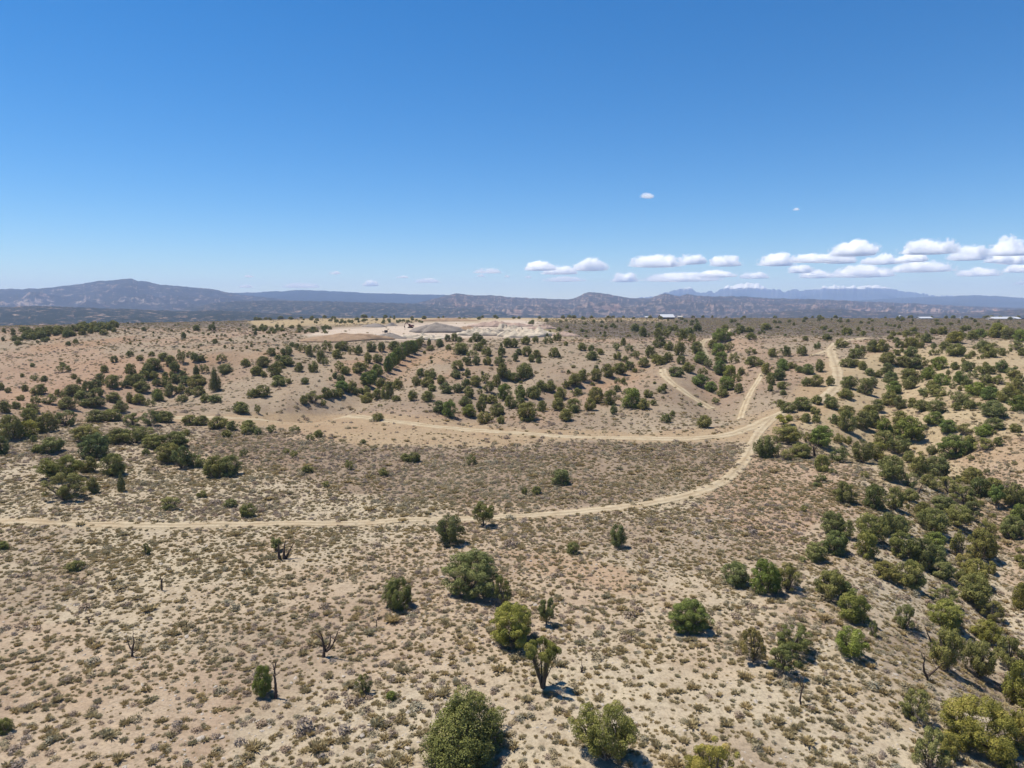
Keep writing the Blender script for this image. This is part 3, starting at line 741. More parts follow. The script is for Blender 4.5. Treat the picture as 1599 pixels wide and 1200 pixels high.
def tree_mesh(typ, lod, var):
    key = (typ, lod, var)
    if key not in TREE_CACHE:
        st, lean, stems, gaps = STYLE[typ]
        n, L, sd = LODS[lod]
        if typ in 'sf': n = int(n * 0.55)
        if typ in ('o', 'p'): n = int(n * 0.8)
        TREE_CACHE[key] = make_tree(hash((ord(typ), lod * 7 + var)) % 10007 + var * 13, st, n, L, lean * (1 if var % 2 else -1.5), stems, gaps, sd, {3: 1.0, 2: 1.15, 1: 1.4, 0: 1.5}[lod])
    return TREE_CACHE[key]
trng = np.random.default_rng(77)
TINT = {'n': (1.0, 1.0, 1.0), 'g': (0.90, 1.08, 0.80), 'y': (1.16, 1.13, 0.82), 'd': (0.80, 0.84, 0.80), 'w': (1.15, 1.02, 1.15)}
PLACED = []
def tree_dims(px, py, w, h):
    p = P(px, py - 0.10 * min(w, 60)); d = depth_of(p)
    Wm = float(np.interp(w, [14, 34, 55], [0.96, 0.89, 0.83])) * w / FPX * d
    el = math.atan2(ZC - p[2], p[1])
    Hm = max((float(np.interp(w, [30, 60], [1.03, 0.90])) * h / FPX * d - 0.25 * Wm * math.sin(el)) / math.cos(el), 0.70 * Wm)
    return p, Wm, Hm
def juniper(px, py, w, h, typ, tint, label, group, cat='juniper', name='juniper_tree', lod=None):
    p, Wm, Hm = tree_dims(px, py, w, h)
    if lod is None: lod = 3 if w > 58 else 2 if w > 30 else 1 if w > 15 else 0
    var = int(trng.integers({3: 2, 2: 4, 1: 5, 0: 4}[lod]))
    crown, trunk, twigs = tree_mesh(typ, lod, var)
    e = link(bpy.data.objects.new(name, None)); e.empty_display_size = 0.3
    e.location = p - np.array([0, 0, 0.03]); e.rotation_euler = (0, 0, float(trng.uniform(0, 6.28)))
    wy = Wm * float(trng.uniform(0.92, 1.08))
    e.scale = (Wm, wy, Hm)
    c = link(bpy.data.objects.new('crown', crown), e)
    j = trng.uniform(0.88, 1.12, 3); t = np.array(TINT[tint]) * j[0] * np.array([1 + (j[1] - 1) * 0.5, 1, 1 + (j[2] - 1) * 0.5])
    c.color = tuple(t) + (1.0,)
    link(bpy.data.objects.new('trunk', trunk), e)
    if twigs is not None and lod >= 1: tag(link(bpy.data.objects.new('dead_twigs', twigs), e), kind='stuff')
    tag(e, label, cat, group)
    PLACED.append((p[0], p[1], Wm / 2))
    return e
# ------------------------------------------------------------------ junipers, one by one: x, foot y, width, height in the photograph, shape, tint
ZONES = {
'on the open left hillside': """119 538 8 7;51 574 8 6;35 590 7 6;53 596 13 7 s y;69 597 11 9;97 574 9 7;100 583 18 9 s;116 593 8 8;123 600 7 9;162 583 12 11;178 567 11 10;178 520 8 7 b;163 525 11 9;39 612 10 10 b;13 614 8 8;2 610 10 11;61 618 21 15;91 620 9 11;33 627 10 9;99 624 9 10 s;77 633 23 15 s;56 634 15 15 s;156 596 13 11;107 541 8 7 b""",
'in the left hill grove': """116 621 25 18;138 613 16 16;150 611 18 16;176 608 19 20;164 602 10 9 s;150 622 21 13;128 626 21 13 r g;195 606 13 11;178 630 21 15;133 637 17 11;150 638 24 14;190 645 19 17;218 633 19 16 r y;235 637 15 12 s;247 628 19 18 r g;264 621 15 19 o;285 630 15 12;321 630 17 13;337 631 19 13;203 630 11 15;310 620 19 15;296 619 11 13;280 615 17 13;222 614 22 16;215 604 22 17;308 607 27 18;337 612 17 33 c;260 607 18 17;244 603 12 10;288 601 17 12;274 598 14 12 r y;307 590 10 18 c;258 591 10 9;268 589 8 8;286 591 10 11;352 586 20 15 b;226 594 17 13;241 593 14 11;205 588 15 18;203 600 13 13;240 580 22 18;231 585 18 15;273 582 17 15;267 572 16 14;257 564 17 11;283 568 14 19 s;305 566 13 13;298 559 12 9 s;316 565 12 9;346 566 14 11 s;319 584 13 13 s;384 575 16 13;397 587 14 12;203 558 11 9;219 564 10 8;237 557 10 7""",
'on the left rim': """225 518 7 6 b;287 530 8 9;307 518 11 9;331 518 11 10;399 524 6 6;336 538 7 8""",
'on the near left spur': """8 646 15 17 r g;24 640 14 11;105 641 28 14;48 646 20 13;18 690 32 38;44 686 28 26 r y;2 712 22 28;48 662 24 22;74 678 36 30;103 668 30 24 s;54 691 10 10;81 710 34 24;58 708 15 12;135 694 42 26 o;150 720 44 40 r d;177 746 36 34;138 740 26 24;96 754 60 40 o y;103 786 68 36 s;146 772 19 24;190 769 11 28 c;170 690 13 11;184 695 28 22;213 696 42 26 o;240 703 34 22;228 712 13 10;275 702 38 24;262 725 42 30;283 734 28 34 s;303 732 30 20;335 748 36 32;360 746 34 31;150 662 30 17;176 660 28 16;208 668 26 20 s;235 668 30 24 s;257 662 26 13;298 666 24 14;314 666 22 13;290 682 13 10;340 672 28 17;363 674 17 15;387 679 30 14;355 684 14 11;381 715 12 13 s""",
'on the left middle hill': """377 648 27 17;395 623 18 14;402 647 11 14 s;410 622 22 18 o;411 575 19 16;403 588 14 14;412 590 10 9;425 557 13 12;430 590 21 19;434 577 16 11 r y;436 605 24 16;452 600 9 8 b;476 601 12 10 b;448 557 17 14;448 573 21 15;437 565 13 10;463 545 9 8;456 543 8 8;467 582 13 14;473 552 12 12 s;484 558 13 17;495 550 11 10 s;511 552 15 18 s d;500 568 14 19;489 583 15 16;508 572 12 12 s;528 562 18 14;537 549 16 14;527 548 11 11;550 555 12 13 s g;560 556 13 15;580 551 15 15;595 550 12 14;590 568 15 13;575 568 14 15;530 582 16 16 s;539 586 15 12;560 585 19 17;571 580 12 14 s;524 592 10 9;533 599 13 12;534 612 19 15 r g;546 614 15 13;551 608 11 12;520 622 15 12;530 621 15 12;510 624 17 17;490 631 19 18 s;476 632 13 13;505 635 11 10 s""",
'in the gully below the quarry': """606 583 14 24 r g;612 577 15 24 r g;620 570 15 24 r g;628 563 15 24 r g;636 557 15 22 r g;645 553 15 19 r g;652 548 11 16 r g;617 549 19 14;590 589 18 18 r g;582 598 18 18 r g;573 604 20 20 r g;594 608 15 16""",
'on the crest beside the quarry': """658 540 11 13 s y;670 541 7 11 c;672 549 11 8;687 543 12 12;699 534 9 10;709 534 11 12;717 536 10 9;701 548 9 9;745 536 16 14;735 536 7 8;755 540 10 9;720 555 22 17 b;747 549 14 12;760 558 16 14;783 558 13 15;793 544 16 14;738 560 17 11 s;761 571 13 12;780 572 14 14;744 571 12 13;731 572 10 12;714 579 19 14 r d;725 565 7 7""",
'on the lower middle hill': """713 592 17 12 r y;730 590 10 13;658 590 15 13;668 591 12 11;675 593 13 12;650 604 13 15;667 606 19 15;689 601 15 13;675 612 15 10;697 616 19 16;715 614 17 13;727 606 13 13;742 605 20 16;758 599 15 14 s;763 615 17 18 s;775 605 13 18;785 592 19 22 r d;795 594 11 14;749 616 9 8 s;621 610 17 16;612 608 9 11;605 626 18 27;618 628 13 9 b;644 627 15 16;668 629 19 16;686 646 22 18;702 653 20 24 r g;733 622 17 16;728 637 19 16;732 652 24 18 r g;752 645 14 22;757 663 23 17 b;755 630 15 13 r g;768 632 19 13;788 627 20 24 r g;777 652 22 19;782 663 14 12;557 618 12 11;570 618 17 13;573 632 21 17;590 625 17 16;797 640 16 20;590 659 17 12""",
'on the right middle hill': """804 544 13 13;821 540 16 13 r y;836 536 12 9 r y;856 540 15 13 s;870 534 13 12 b d;884 541 8 7;865 559 16 14 b d;909 549 14 12 b d;923 550 11 10;924 564 20 13;938 555 11 9;810 555 10 9;822 557 16 14;838 560 12 12;830 566 11 11;841 568 8 9;804 565 10 12;820 593 28 22 b d;805 597 17 13;829 508 9 6;873 518 7 6;964 563 12 12;976 566 11 9;962 549 14 12 s;973 541 9 12;982 553 13 14 s;993 561 14 12 s""",
'at the middle hill foot': """845 611 18 15;858 613 18 16;836 624 18 19;813 626 17 22 r g;826 621 12 14;846 644 14 16 r g;812 640 18 16;824 660 36 28;875 625 20 18;872 643 22 19;896 643 20 18;884 607 11 11;898 604 22 18;911 596 16 17;931 596 17 18;950 590 19 19;968 586 20 17;983 578 15 12;992 583 8 7;965 600 11 8 s;973 600 9 9;901 620 16 12 r y;964 613 11 11 b;930 632 24 24;921 643 17 18;953 634 18 22;958 648 12 14;985 640 30 30 r g;1005 641 19 16;1020 634 10 9;1012 622 14 12 b d;1032 614 13 10 b d;1037 607 8 7 b;884 659 22 18;897 646 14 13;1040 662 15 14;1050 651 9 9;1099 670 21 19""",
'in the plateau-edge grove': """1004 528 13 16 r g;992 520 15 12 r g;1030 516 14 10 r g;1028 531 13 16 r d;1040 530 16 17 s;1052 519 14 10;1030 545 17 17;1044 549 15 13;1065 533 15 17 r g;1076 524 14 11;1089 520 14 14 r g;1080 537 14 14 s;1060 556 15 21;1015 560 14 18;1023 568 17 13;1005 574 15 14;1030 572 18 14;1043 567 15 15;1064 570 14 13 r y;1088 555 17 19;1093 569 20 17 r g;1105 576 15 14 s;1126 535 29 17 b g;1132 517 13 7;1156 522 15 12;1171 521 13 9;1196 518 17 8;1173 532 16 9""",
'in the gully by the straight track': """1113 546 14 13;1121 557 20 18 r g;1138 551 17 15 s;1126 569 19 17 r g;1146 570 15 17 s;1124 586 19 20 r g;1139 592 18 19 r g;1056 590 22 15;1075 583 19 15;1097 588 14 12 s y;1092 604 26 15 r g;1110 614 18 16 r g;1134 611 24 20 r g;1128 621 17 11 r g;1150 599 15 14 s;1153 615 12 15;1157 587 11 12;1172 556 17 11 s;1177 575 23 16;1197 586 15 17;1117 632 14 8 s""",
'left of the upper track': """1207 559 15 13 b;1227 558 13 16;1252 557 15 15;1276 546 10 10;1258 533 8 7;1291 533 13 10;1222 580 20 17 r g;1237 577 13 10;1248 583 13 10;1262 586 20 15;1280 582 15 18;1258 604 13 13;1274 605 19 17;1296 604 13 15;1216 596 19 18;1204 603 13 19;1222 609 17 11;1203 612 10 10;1223 618 11 8""",
'right of the upper track': """1286 517 8 6;1323 526 17 12 r g;1347 525 10 7;1313 545 18 13;1338 547 7 8;1347 550 8 9;1362 552 20 18;1378 552 18 19;1335 562 23 12;1322 575 20 11 r g;1335 573 14 10;1347 579 13 13;1325 609 22 19;1322 625 20 16;1350 618 24 24;1360 605 18 14;1358 588 15 11;1372 590 12 10 r g;1385 570 23 17;1386 586 20 17;1390 601 20 18;1396 618 22 20 r g;1388 636 26 20;1370 644 20 18;1322 652 22 16;1355 651 22 16""",
'on the far right hillside': """1416 526 13 9;1427 519 10 7;1458 523 9 8;1470 524 12 11;1448 537 18 13;1491 538 23 17 r y;1475 548 17 13;1492 558 25 18;1419 545 15 16 r g;1433 545 17 14;1405 545 14 11;1422 558 18 14;1457 545 9 8;1458 556 13 9 s;1532 547 15 14 r g;1545 560 24 19;1518 533 17 14;1530 530 20 14 r g;1557 530 26 22 r y;1575 533 22 18;1593 535 16 18 r g;1586 549 20 14 s;1565 557 10 12;1596 557 12 12;1410 575 22 16;1428 577 20 16 r d;1441 575 16 15 s;1467 580 22 20 r g;1491 579 12 12;1507 582 16 16;1518 577 9 10;1530 587 17 13 s;1543 586 18 14;1564 583 17 18 r d;1583 590 19 15 s;1420 595 26 16;1450 595 24 18 r g;1470 604 20 18 r g;1455 610 16 14;1420 610 22 20;1499 602 18 20 r g;1510 607 15 14 r g;1518 593 14 12 s;1540 600 20 12;1560 602 20 14 s;1585 596 18 16;1585 615 24 20;1441 619 16 12 s;1462 622 26 18;1523 620 30 20 r g;1545 627 24 20 r g;1567 630 20 22;1590 630 20 18;1488 608 10 10 s;1405 640 18 20;1500 633 28 18 s;1515 640 18 14;1440 645 22 18;1462 648 24 20;1495 642 16 12;1550 655 38 26;1590 645 26 24 r g;1424 630 10 8""",
'around the track fork': """1195 717 36 33 b d;1218 637 16 11;1230 647 22 16;1253 643 28 20;1273 648 14 11;1275 633 18 14;1298 640 22 18;1292 623 10 7 s;1224 667 26 17 p y;1230 697 46 30 o;1258 661 15 14;1275 659 11 11;1260 691 15 14 s;1282 700 36 32 r g;1250 718 34 23;1227 720 18 16 s;1284 738 25 25 b;1281 754 18 12 s g;1303 664 14 15;1310 694 15 15 s;1323 695 13 12""",
'on the right mid-slope': """1322 676 24 32;1345 672 26 26;1362 668 22 24;1381 680 22 24 r g;1399 681 16 16;1421 690 40 36 r g;1405 664 24 20;1458 664 26 18 r y;1480 678 22 20 r g;1506 681 20 17 s;1535 683 24 18 r g;1552 673 24 18;1585 676 15 13;1560 697 15 13;1514 695 18 13;1535 706 28 20 s;1310 724 28 24 s;1348 726 34 34 o;1368 722 28 28 o y;1380 700 28 24;1402 712 34 28 o;1418 724 18 18;1455 711 15 14 r g;1490 718 46 36 r g;1474 722 16 14 s;1391 753 40 38;1421 762 20 22 s;1435 745 28 30;1462 748 36 32;1452 764 26 20;1480 772 36 24 s;1518 760 30 26;1528 780 28 30 r d;1548 778 30 28;1555 795 22 34 p g;1578 792 28 34 o;1596 793 18 26;1505 792 36 30 s""",
'on the lower right slope': """1317 788 33 32;1365 797 30 36 r d;1397 799 26 34 o;1419 785 25 19;1440 811 22 24;1472 799 32 22;1495 827 46 36 o;1515 815 30 30 s;1542 838 22 24 s;1580 843 36 34;1592 816 24 26 r g;1300 836 34 34;1320 842 28 26 s;1360 850 42 46 o;1384 838 30 34;1352 873 30 38 r y;1408 874 38 40 r d;1403 836 34 28;1272 878 34 28;1303 868 38 36 r d;1455 834 42 38 b;1460 856 28 22 r g;1440 889 36 44 r d;1464 882 24 28;1498 872 26 40 s;1532 876 42 46;1505 890 26 24 s;1546 897 15 18 r d;1591 878 14 12;1469 906 36 28;1420 922 46 44;1521 914 42 38;1503 917 22 26 s;1384 908 36 28""",
'on the near right slope': """1148 917 44 36;1195 930 42 52 r g;1230 924 42 42 s;1297 940 52 46 o;1322 934 28 22;1332 974 50 46 r y;1364 995 13 24 s;1415 985 34 36 s;1475 981 50 40 b y;1474 944 42 28 s;1525 948 58 50;1549 972 32 30 s;1594 954 24 38 r y;1325 1030 50 46 o g;1240 1026 64 50 s d;1222 1056 54 48 s;1176 1038 42 52 s w;1478 1052 54 66 o;1528 1062 48 58 o;1543 1006 40 34 y y;1576 1052 46 54 s;1592 1110 56 74 r y;1430 1128 54 52 s;1525 1174 104 84 r y;1450 1212 54 70 s;1480 1188 32 36 r y;1596 1175 44 60 r y""",
'on the grey sage flat': """424 677 17 12 s;460 677 16 9 s;497 684 16 11 b d;403 680 11 10 b;485 689 14 9 s;567 694 9 7;447 710 11 9 s;459 716 13 11 s;480 740 17 12;545 735 14 15 s;599 745 14 12;634 722 17 12;647 723 19 15 b d;736 728 15 16 s;509 761 13 9 s;875 759 27 23;839 773 15 12 b d;819 773 9 11;387 809 27 19 b d;360 793 18 12;265 797 28 19 s;315 778 14 10""",
}
HEROES = [
 (730, 1190, 146, 106, 'c', 'd', 'large dense cone-shaped juniper at the bottom centre, tallest near tree'),
 (945, 1190, 102, 92, 'o', 'y', 'yellow-green many-stemmed juniper right of the big cone-shaped one'),
 (1112, 1236, 86, 80, 's', 'y', 'sparse yellow-green juniper cut off by the bottom edge'),
 (848, 1080, 58, 78, 'f', 'y', 'flat-topped juniper with a bare dark trunk and twisted limbs'),
 (803, 1009, 80, 68, 'r', 'y', 'rounded yellow-green juniper above the flat-topped bare-trunked one'),
 (853, 978, 25, 38, 'p', 'n', 'slim little juniper with thin trunk touching the rounded yellow-green one'),
 (738, 936, 90, 76, 'r', 'n', 'broad olive juniper left of centre on the near slope'),
 (785, 949, 30, 44, 's', 'd', 'grey-green ragged juniper tucked right of the broad olive one'),
 (620, 954, 53, 47, 'b', 'd', 'compact round green juniper standing alone left of the broad olive one'),
 (1078, 991, 64, 52, 'r', 'g', 'isolated bushy green juniper casting shadow right, centre right slope'),
 (700, 854, 46, 46, 'o', 'd', 'leaning ragged juniper just below the near track'),
 (755, 825, 32, 36, 'p', 'n', 'lollipop-shaped juniper with a clear trunk beside the near track'),
 (895, 866, 20, 17, 'b', 'd', 'tiny round dark juniper below the near track'),
 (965, 858, 25, 35, 'o', 'd', 'small upright juniper below the near track, right of the tiny round one'),
 (118, 893, 23, 16, 'b', 'n', 'small green juniper bush alone on the near left flat'),
 (6, 860, 16, 13, 'r', 'y', 'small yellow-green bush at the left edge under the near track'),
 (229, 867, 13, 17, 's', 'n', 'thin ragged young juniper below the near track on the left'),
 (8, 1144, 22, 20, 'b', 'd', 'small dark round juniper at the left edge near the bottom'),
 (568, 1085, 26, 28, 's', 'n', 'half-dead twiggy juniper sprout on the near centre-left slope'),
 (611, 1094, 15, 13, 'b', 'g', 'tiny bright green juniper seedling left of the big cone-shaped tree'),
 (410, 1090, 30, 44, 'r', 'g', 'narrow green juniper beside a dead grey trunk'),
]
SIZEW = lambda w, ws: 'small ' if w < np.percentile(ws, 30) else 'large ' if w > np.percentile(ws, 78) else ''
SHAPEW = {'r': 'bushy', 'b': 'round', 'c': 'tall narrow', 'o': 'open-stemmed', 's': 'thin grey-twigged', 'p': 'clear-trunked', 'f': 'flat-topped'}
TINTW = {'n': 'olive', 'g': 'bright green', 'y': 'yellow-green', 'd': 'dark green', 'w': 'mauve-grey'}
for hx in HEROES:
    juniper(*hx[:6], hx[6], 'junipers scattered on the near slope', lod=3 if hx[2] > 50 else 2)
ALL = []
for zone, txt in ZONES.items():
    for ent in txt.split(';'):
        q = ent.split(); typ = q[4] if len(q) > 4 else 'r'; tn = q[5] if len(q) > 5 else 'n'
        if typ == 'y': typ, tn = 'r', 'y'
        ALL.append([zone, float(q[0]), float(q[1]), float(q[2]), float(q[3]), typ, tn])
ALL.sort(key=lambda t: -t[3] * t[4])
MAXT = 300 - len(HEROES)
KEEP, REST = ALL[:MAXT], ALL[MAXT:]
ROWN = ['lowest', 'second', 'third', 'fourth', 'fifth', 'sixth', 'seventh', 'eighth', 'ninth', 'tenth']
for zone in ZONES:
    T = sorted([t for t in KEEP if t[0] == zone], key=lambda t: -t[2])
    if not T: continue
    ws = [t[3] for t in T]
    nrow = max(1, round(len(T) / 7)); per = -(-len(T) // nrow)
    for ri in range(0, len(T), per):
        row = sorted(T[ri:ri + per], key=lambda t: t[1])
        for k, (zn, x, y, w, h, typ, tn) in enumerate(row):
            rn = '' if nrow == 1 else f'{ROWN[ri // per]} row' + ('' if ri == 0 else ' up') + ', '
            pos = f'{ORD[k]} from left' if len(row) > 1 else 'alone'
            lab = f'{SIZEW(w, ws)}{SHAPEW[typ]} {TINTW[tn]} juniper {zone}, {rn}{pos}'.replace('bushy olive', 'olive')
            juniper(x, y, w, h, typ, tn, lab if len(lab.split()) <= 16 else lab.replace('bright green ', '').replace('yellow-green ', '').replace('thin grey-twigged', 'sparse').replace('dark green ', ''), 'junipers ' + zone)
# ------------------------------------------------------------------ ground cover by geometry nodes: one object each, kind "stuff"
def protos(cname, meshes):
    c = bpy.data.collections.new(cname)
    for i, (nm, me) in enumerate(meshes):
        o = bpy.data.objects.new(f'{nm}_{i:02d}', me); c.objects.link(o)
    return c
def scatter(name, label, pts, rot, scl, idx, coll, col=None):
    n = len(pts)
    me = bpy.data.meshes.new(name)
    me.vertices.add(n); me.vertices.foreach_set('co', np.asarray(pts, np.float32).ravel())
    for an, typ, d, key in (('rot', 'FLOAT_VECTOR', rot, 'vector'), ('scl', 'FLOAT_VECTOR', scl, 'vector'), ('idx', 'INT', idx, 'value')):
        a = me.attributes.new(an, typ, 'POINT'); a.data.foreach_set(key, np.ascontiguousarray(d, np.int32 if typ == 'INT' else np.float32).ravel())
    ob = link(bpy.data.objects.new(name, me))
    ng = bpy.data.node_groups.new(name + '_scatter', 'GeometryNodeTree')
    ng.interface.new_socket('Geometry', in_out='INPUT', socket_type='NodeSocketGeometry')
    ng.interface.new_socket('Geometry', in_out='OUTPUT', socket_type='NodeSocketGeometry')
    gi = ng.nodes.new('NodeGroupInput'); go = ng.nodes.new('NodeGroupOutput')
    ci = ng.nodes.new('GeometryNodeCollectionInfo'); ci.inputs['Collection'].default_value = coll; ci.inputs['Separate Children'].default_value = True
    ci.inputs['Reset Children'].default_value = True
    ip = ng.nodes.new('GeometryNodeInstanceOnPoints'); ip.inputs['Pick Instance'].default_value = True
    def na(nm, typ):
        q = ng.nodes.new('GeometryNodeInputNamedAttribute'); q.data_type = typ; q.inputs['Name'].default_value = nm; return q.outputs['Attribute']
    ng.links.new(gi.outputs[0], ip.inputs['Points']); ng.links.new(ci.outputs[0], ip.inputs['Instance'])
    ng.links.new(na('idx', 'INT'), ip.inputs['Instance Index']); ng.links.new(na('rot', 'FLOAT_VECTOR'), ip.inputs['Rotation']); ng.links.new(na('scl', 'FLOAT_VECTOR'), ip.inputs['Scale'])
    ng.links.new(ip.outputs[0], go.inputs[0])
    md = ob.modifiers.new('scatter', 'NODES'); md.node_group = ng
    tag(ob, label, kind='stuff')
    return ob
def tuft(seed, kind):
    rng = np.random.default_rng(seed)
    if kind == 'grass':
        m = 95; a = rng.uniform(0, 6.283, m); sp = rng.uniform(0.05, 1.0, m) ** 0.8
        d = norm(np.stack([np.cos(a) * sp, np.sin(a) * sp, 0.55 + 0.5 * rng.random(m)], 1))
        ln = rng.uniform(0.28, 0.55, m); base = np.stack([np.cos(a), np.sin(a), a * 0], 1) * (rng.random(m) * 0.16)[:, None]
        p = base + d * (ln * 0.5)[:, None]; nr = norm(np.cross(d, rng.normal(size=(m, 3)))); V, F = kites(p, nr, d, ln, np.full(m, 0.085) * rng.uniform(0.7, 1.4, m)); mat = M['grass']
        tt = np.clip(rng.normal(0.5, 0.22, m), 0, 1)
    else:
        m = 150; d = norm(rng.normal(size=(m, 3)) + np.array([0, 0, 0.5])); d[:, 2] = np.abs(d[:, 2])
        lob = norm(rng.normal(size=(6, 3))); lob[:, 2] = np.abs(lob[:, 2]); f = 0.75 + 0.35 * np.clip(((d @ lob.T).max(1) - 0.6) / 0.4, 0, 1)
        p = d * np.array([0.46, 0.46, 0.50]) * (f * rng.uniform(0.55, 1.0, m))[:, None] + np.array([0, 0, 0.04])
        V, F = kites(p, norm(d + rng.normal(size=(m, 3)) * 0.6), norm(d + rng.normal(size=(m, 3)) * 0.4 + np.array([0, 0, 0.5])), rng.uniform(0.10, 0.2, m), rng.uniform(0.05, 0.10, m))
        mat = M['sage'] if kind == 'sage' else M['mauve']
        tt = np.clip(rng.normal(0.5, 0.22, m), 0, 1)
    return mesh_np(kind + '_tuft', V, F, mat, False, {'tint': ('FLOAT', 'POINT', np.repeat(tt, 4).astype(np.float32))})
TUFTS = [('a_grass', tuft(s, 'grass')) for s in (1, 2, 3, 4)] + [('b_sage', tuft(s, 'sage')) for s in (5, 6, 7, 8)] + [('c_mauve', tuft(s, 'mauve')) for s in (9, 10, 11)]
TUFT_COLL = protos('ground_cover_kinds', TUFTS)
srng = np.random.default_rng(2024)
PX_, PY_, PR_ = (np.array(q) for q in zip(*PLACED))
def clear_of_trees(x, y, k=0.55):
    ok = np.ones(len(x), bool)
    for a, b, r in zip(PX_, PY_, PR_):
        ok &= (x - a) ** 2 + (y - b) ** 2 > (k * r) ** 2
    return ok
tx = []; ty = []
for y0, y1, dmax in ((26, 60, 15.0), (60, 90, 16.0), (90, 150, 11.0), (150, 300, 2.2), (300, 720, 0.30)):
    um = 0.92
    area = um * (y1 + y0 + 16) * (y1 - y0); n = int(area * dmax)
    y = np.sqrt(srng.uniform((y0 + 8) ** 2, (y1 + 8) ** 2, n)) - 8; x = srng.uniform(-um, um, n) * (y + 8)
    keep = srng.random(n) * dmax < shrub_density(x, y)
    tx.append(x[keep]); ty.append(y[keep])
tx = np.concatenate(tx); ty = np.concatenate(ty)
k = clear_of_trees(tx, ty); tx, ty = tx[k], ty[k]
nz = fbm(tx / 14, ty / 14, 3, 301); pxs, pys = project(tx, ty, z_at(tx, ty))
sagey = np.clip(0.28 + 0.5 * nz + 0.35 * np.clip((ty - 80) / 40, 0, 1), 0.08, 0.92)
rr = srng.random(len(tx)); kind = np.where(rr > sagey, 0, np.where(srng.random(len(tx)) < np.clip(0.34 + 0.7 * fbm(tx / 25, ty / 25, 2, 305), 0.1, 0.8), 2, 1))
idx = np.where(kind == 0, srng.integers(0, 4, len(tx)), np.where(kind == 1, srng.integers(4, 8, len(tx)), srng.integers(8, 11, len(tx))))
size = np.interp(ty, [26, 45, 70, 100, 150, 300, 500], [0.41, 0.36, 0.33, 0.41, 0.58, 0.90, 1.4]) * np.exp(srng.normal(0, 0.46, len(tx))) * np.where(kind == 0, 0.95, 1.05)
size = np.minimum(size, 1.9)
zs = z_at(tx, ty) - 0.02
order = np.argsort(-(size / np.maximum(ty, 20)) * ((np.abs(pxs - 800) < 790) & (pys < 1195)))
near = order[:300]; rest = order[300:]
scl = np.stack([size * srng.uniform(0.85, 1.2, len(tx)), size * srng.uniform(0.85, 1.2, len(tx)), size * srng.uniform(0.5, 0.8, len(tx))], 1)
rot = np.stack([tx * 0, tx * 0, srng.uniform(0, 6.28, len(tx))], 1)
scatter('ground_cover', 'low grey-green sagebrush and dry bunchgrass tufts dotting the ground', np.stack([tx, ty, zs], 1)[rest], rot[rest], scl[rest], idx[rest], TUFT_COLL)
TL = {0: ('bunchgrass', 'dry olive bunchgrass tuft', 'grass tuft', 'bunchgrass tufts in the foreground'),
      1: ('sagebrush', 'low grey-green sagebrush', 'sagebrush', 'sagebrush in the foreground'),
      2: ('brush', 'mauve-brown twiggy brush clump', 'brush', 'twiggy brush in the foreground')}
MARKS = [(730, 1140, 'the large cone-shaped juniper'), (945, 1145, 'the yellow-green many-stemmed juniper'), (1112, 1190, 'the juniper cut by the bottom edge'), (848, 1060, 'the flat-topped bare-trunked juniper'),
         (510, 1010, 'the black forked dead juniper'), (420, 1070, 'the narrow juniper by a dead trunk'), (206, 1010, 'the small dead shrub'), (8, 1135, 'the dark round juniper at left edge'),
         (1325, 1015, 'the bright green right-slope juniper'), (1078, 975, 'the isolated bushy green juniper'), (1430, 1105, 'the sparse juniper by the corner'), (620, 935, 'the compact round green juniper'),
         (1230, 1040, 'the grey paired junipers'), (140, 970, 'the small dark stump'), (568, 1075, 'the half-dead juniper sprout'), (346, 1150, 'the white stone at bottom left')]
seen = {}
for i in sorted(near, key=lambda i: min((pxs[i] - a) ** 2 + (pys[i] - b) ** 2 for a, b, _ in MARKS)):
    nm, lb, ct, gp = TL[int(kind[i])]
    a, b, mk = min(MARKS, key=lambda q: (pxs[i] - q[0]) ** 2 + (pys[i] - q[1]) ** 2)
    dx, dy = pxs[i] - a, pys[i] - b
    side = ('right of' if dx > 0 else 'left of') if abs(dx) > abs(dy) else ('below' if dy > 0 else 'above')
    k = seen.get((nm, mk, side), 0); seen[(nm, mk, side)] = k + 1
    o = link(bpy.data.objects.new(nm, TUFTS[int(idx[i])][1])); o.location = (tx[i], ty[i], zs[i]); o.rotation_euler = tuple(rot[i]); o.scale = tuple(scl[i])
    tag(o, f"{lb} {side} {mk}, {ORD[min(k, 24)] + ' ' if k else ''}nearest", ct, gp)

# junipers too small or too many to be single things: the far scatter, in one object
low = [('x_far', tree_mesh('r', 0, v)[0]) for v in range(4)] + [('y_far', tree_mesh('s', 0, 0)[0])]
FARC = protos('far_juniper_kinds', low)
fp, fs, fi = [], [], []
def add_far(px, py, w, h, typ='r'):
    p, Wm, Hm = tree_dims(px, py, w, h)
    fp.append(p - np.array([0, 0, 0.03])); fs.append((Wm, Wm, Hm)); fi.append(4 if typ == 's' else int(srng.integers(0, 4)))
for t in REST: add_far(*t[1:5], t[5])
for i in range(60):                                        # wooded hollow behind the left crest
    x = srng.uniform(35, 192); add_far(x, np.interp(x, [35, 120, 192], [524, 519, 511]) + srng.uniform(-4, 9) * (1 - 0.4 * (x > 150)), srng.uniform(8, 15), srng.uniform(7, 11))
for i in range(22): add_far(srng.uniform(0, 75), srng.uniform(520, 540), srng.uniform(4, 8), srng.uniform(4, 7))
for i in range(150):                                       # specks on the plateau
    add_far(srng.uniform(820, 1620), srng.uniform(502, 528), srng.uniform(2.5, 7), srng.uniform(2.5, 6))
for i in range(90): add_far(srng.uniform(400, 1600), srng.uniform(495.5, 501), srng.uniform(3, 8), srng.uniform(2, 4.5))
for i in range(40): add_far(srng.uniform(470, 660), srng.uniform(501, 506), srng.uniform(3, 7), srng.uniform(2, 4))
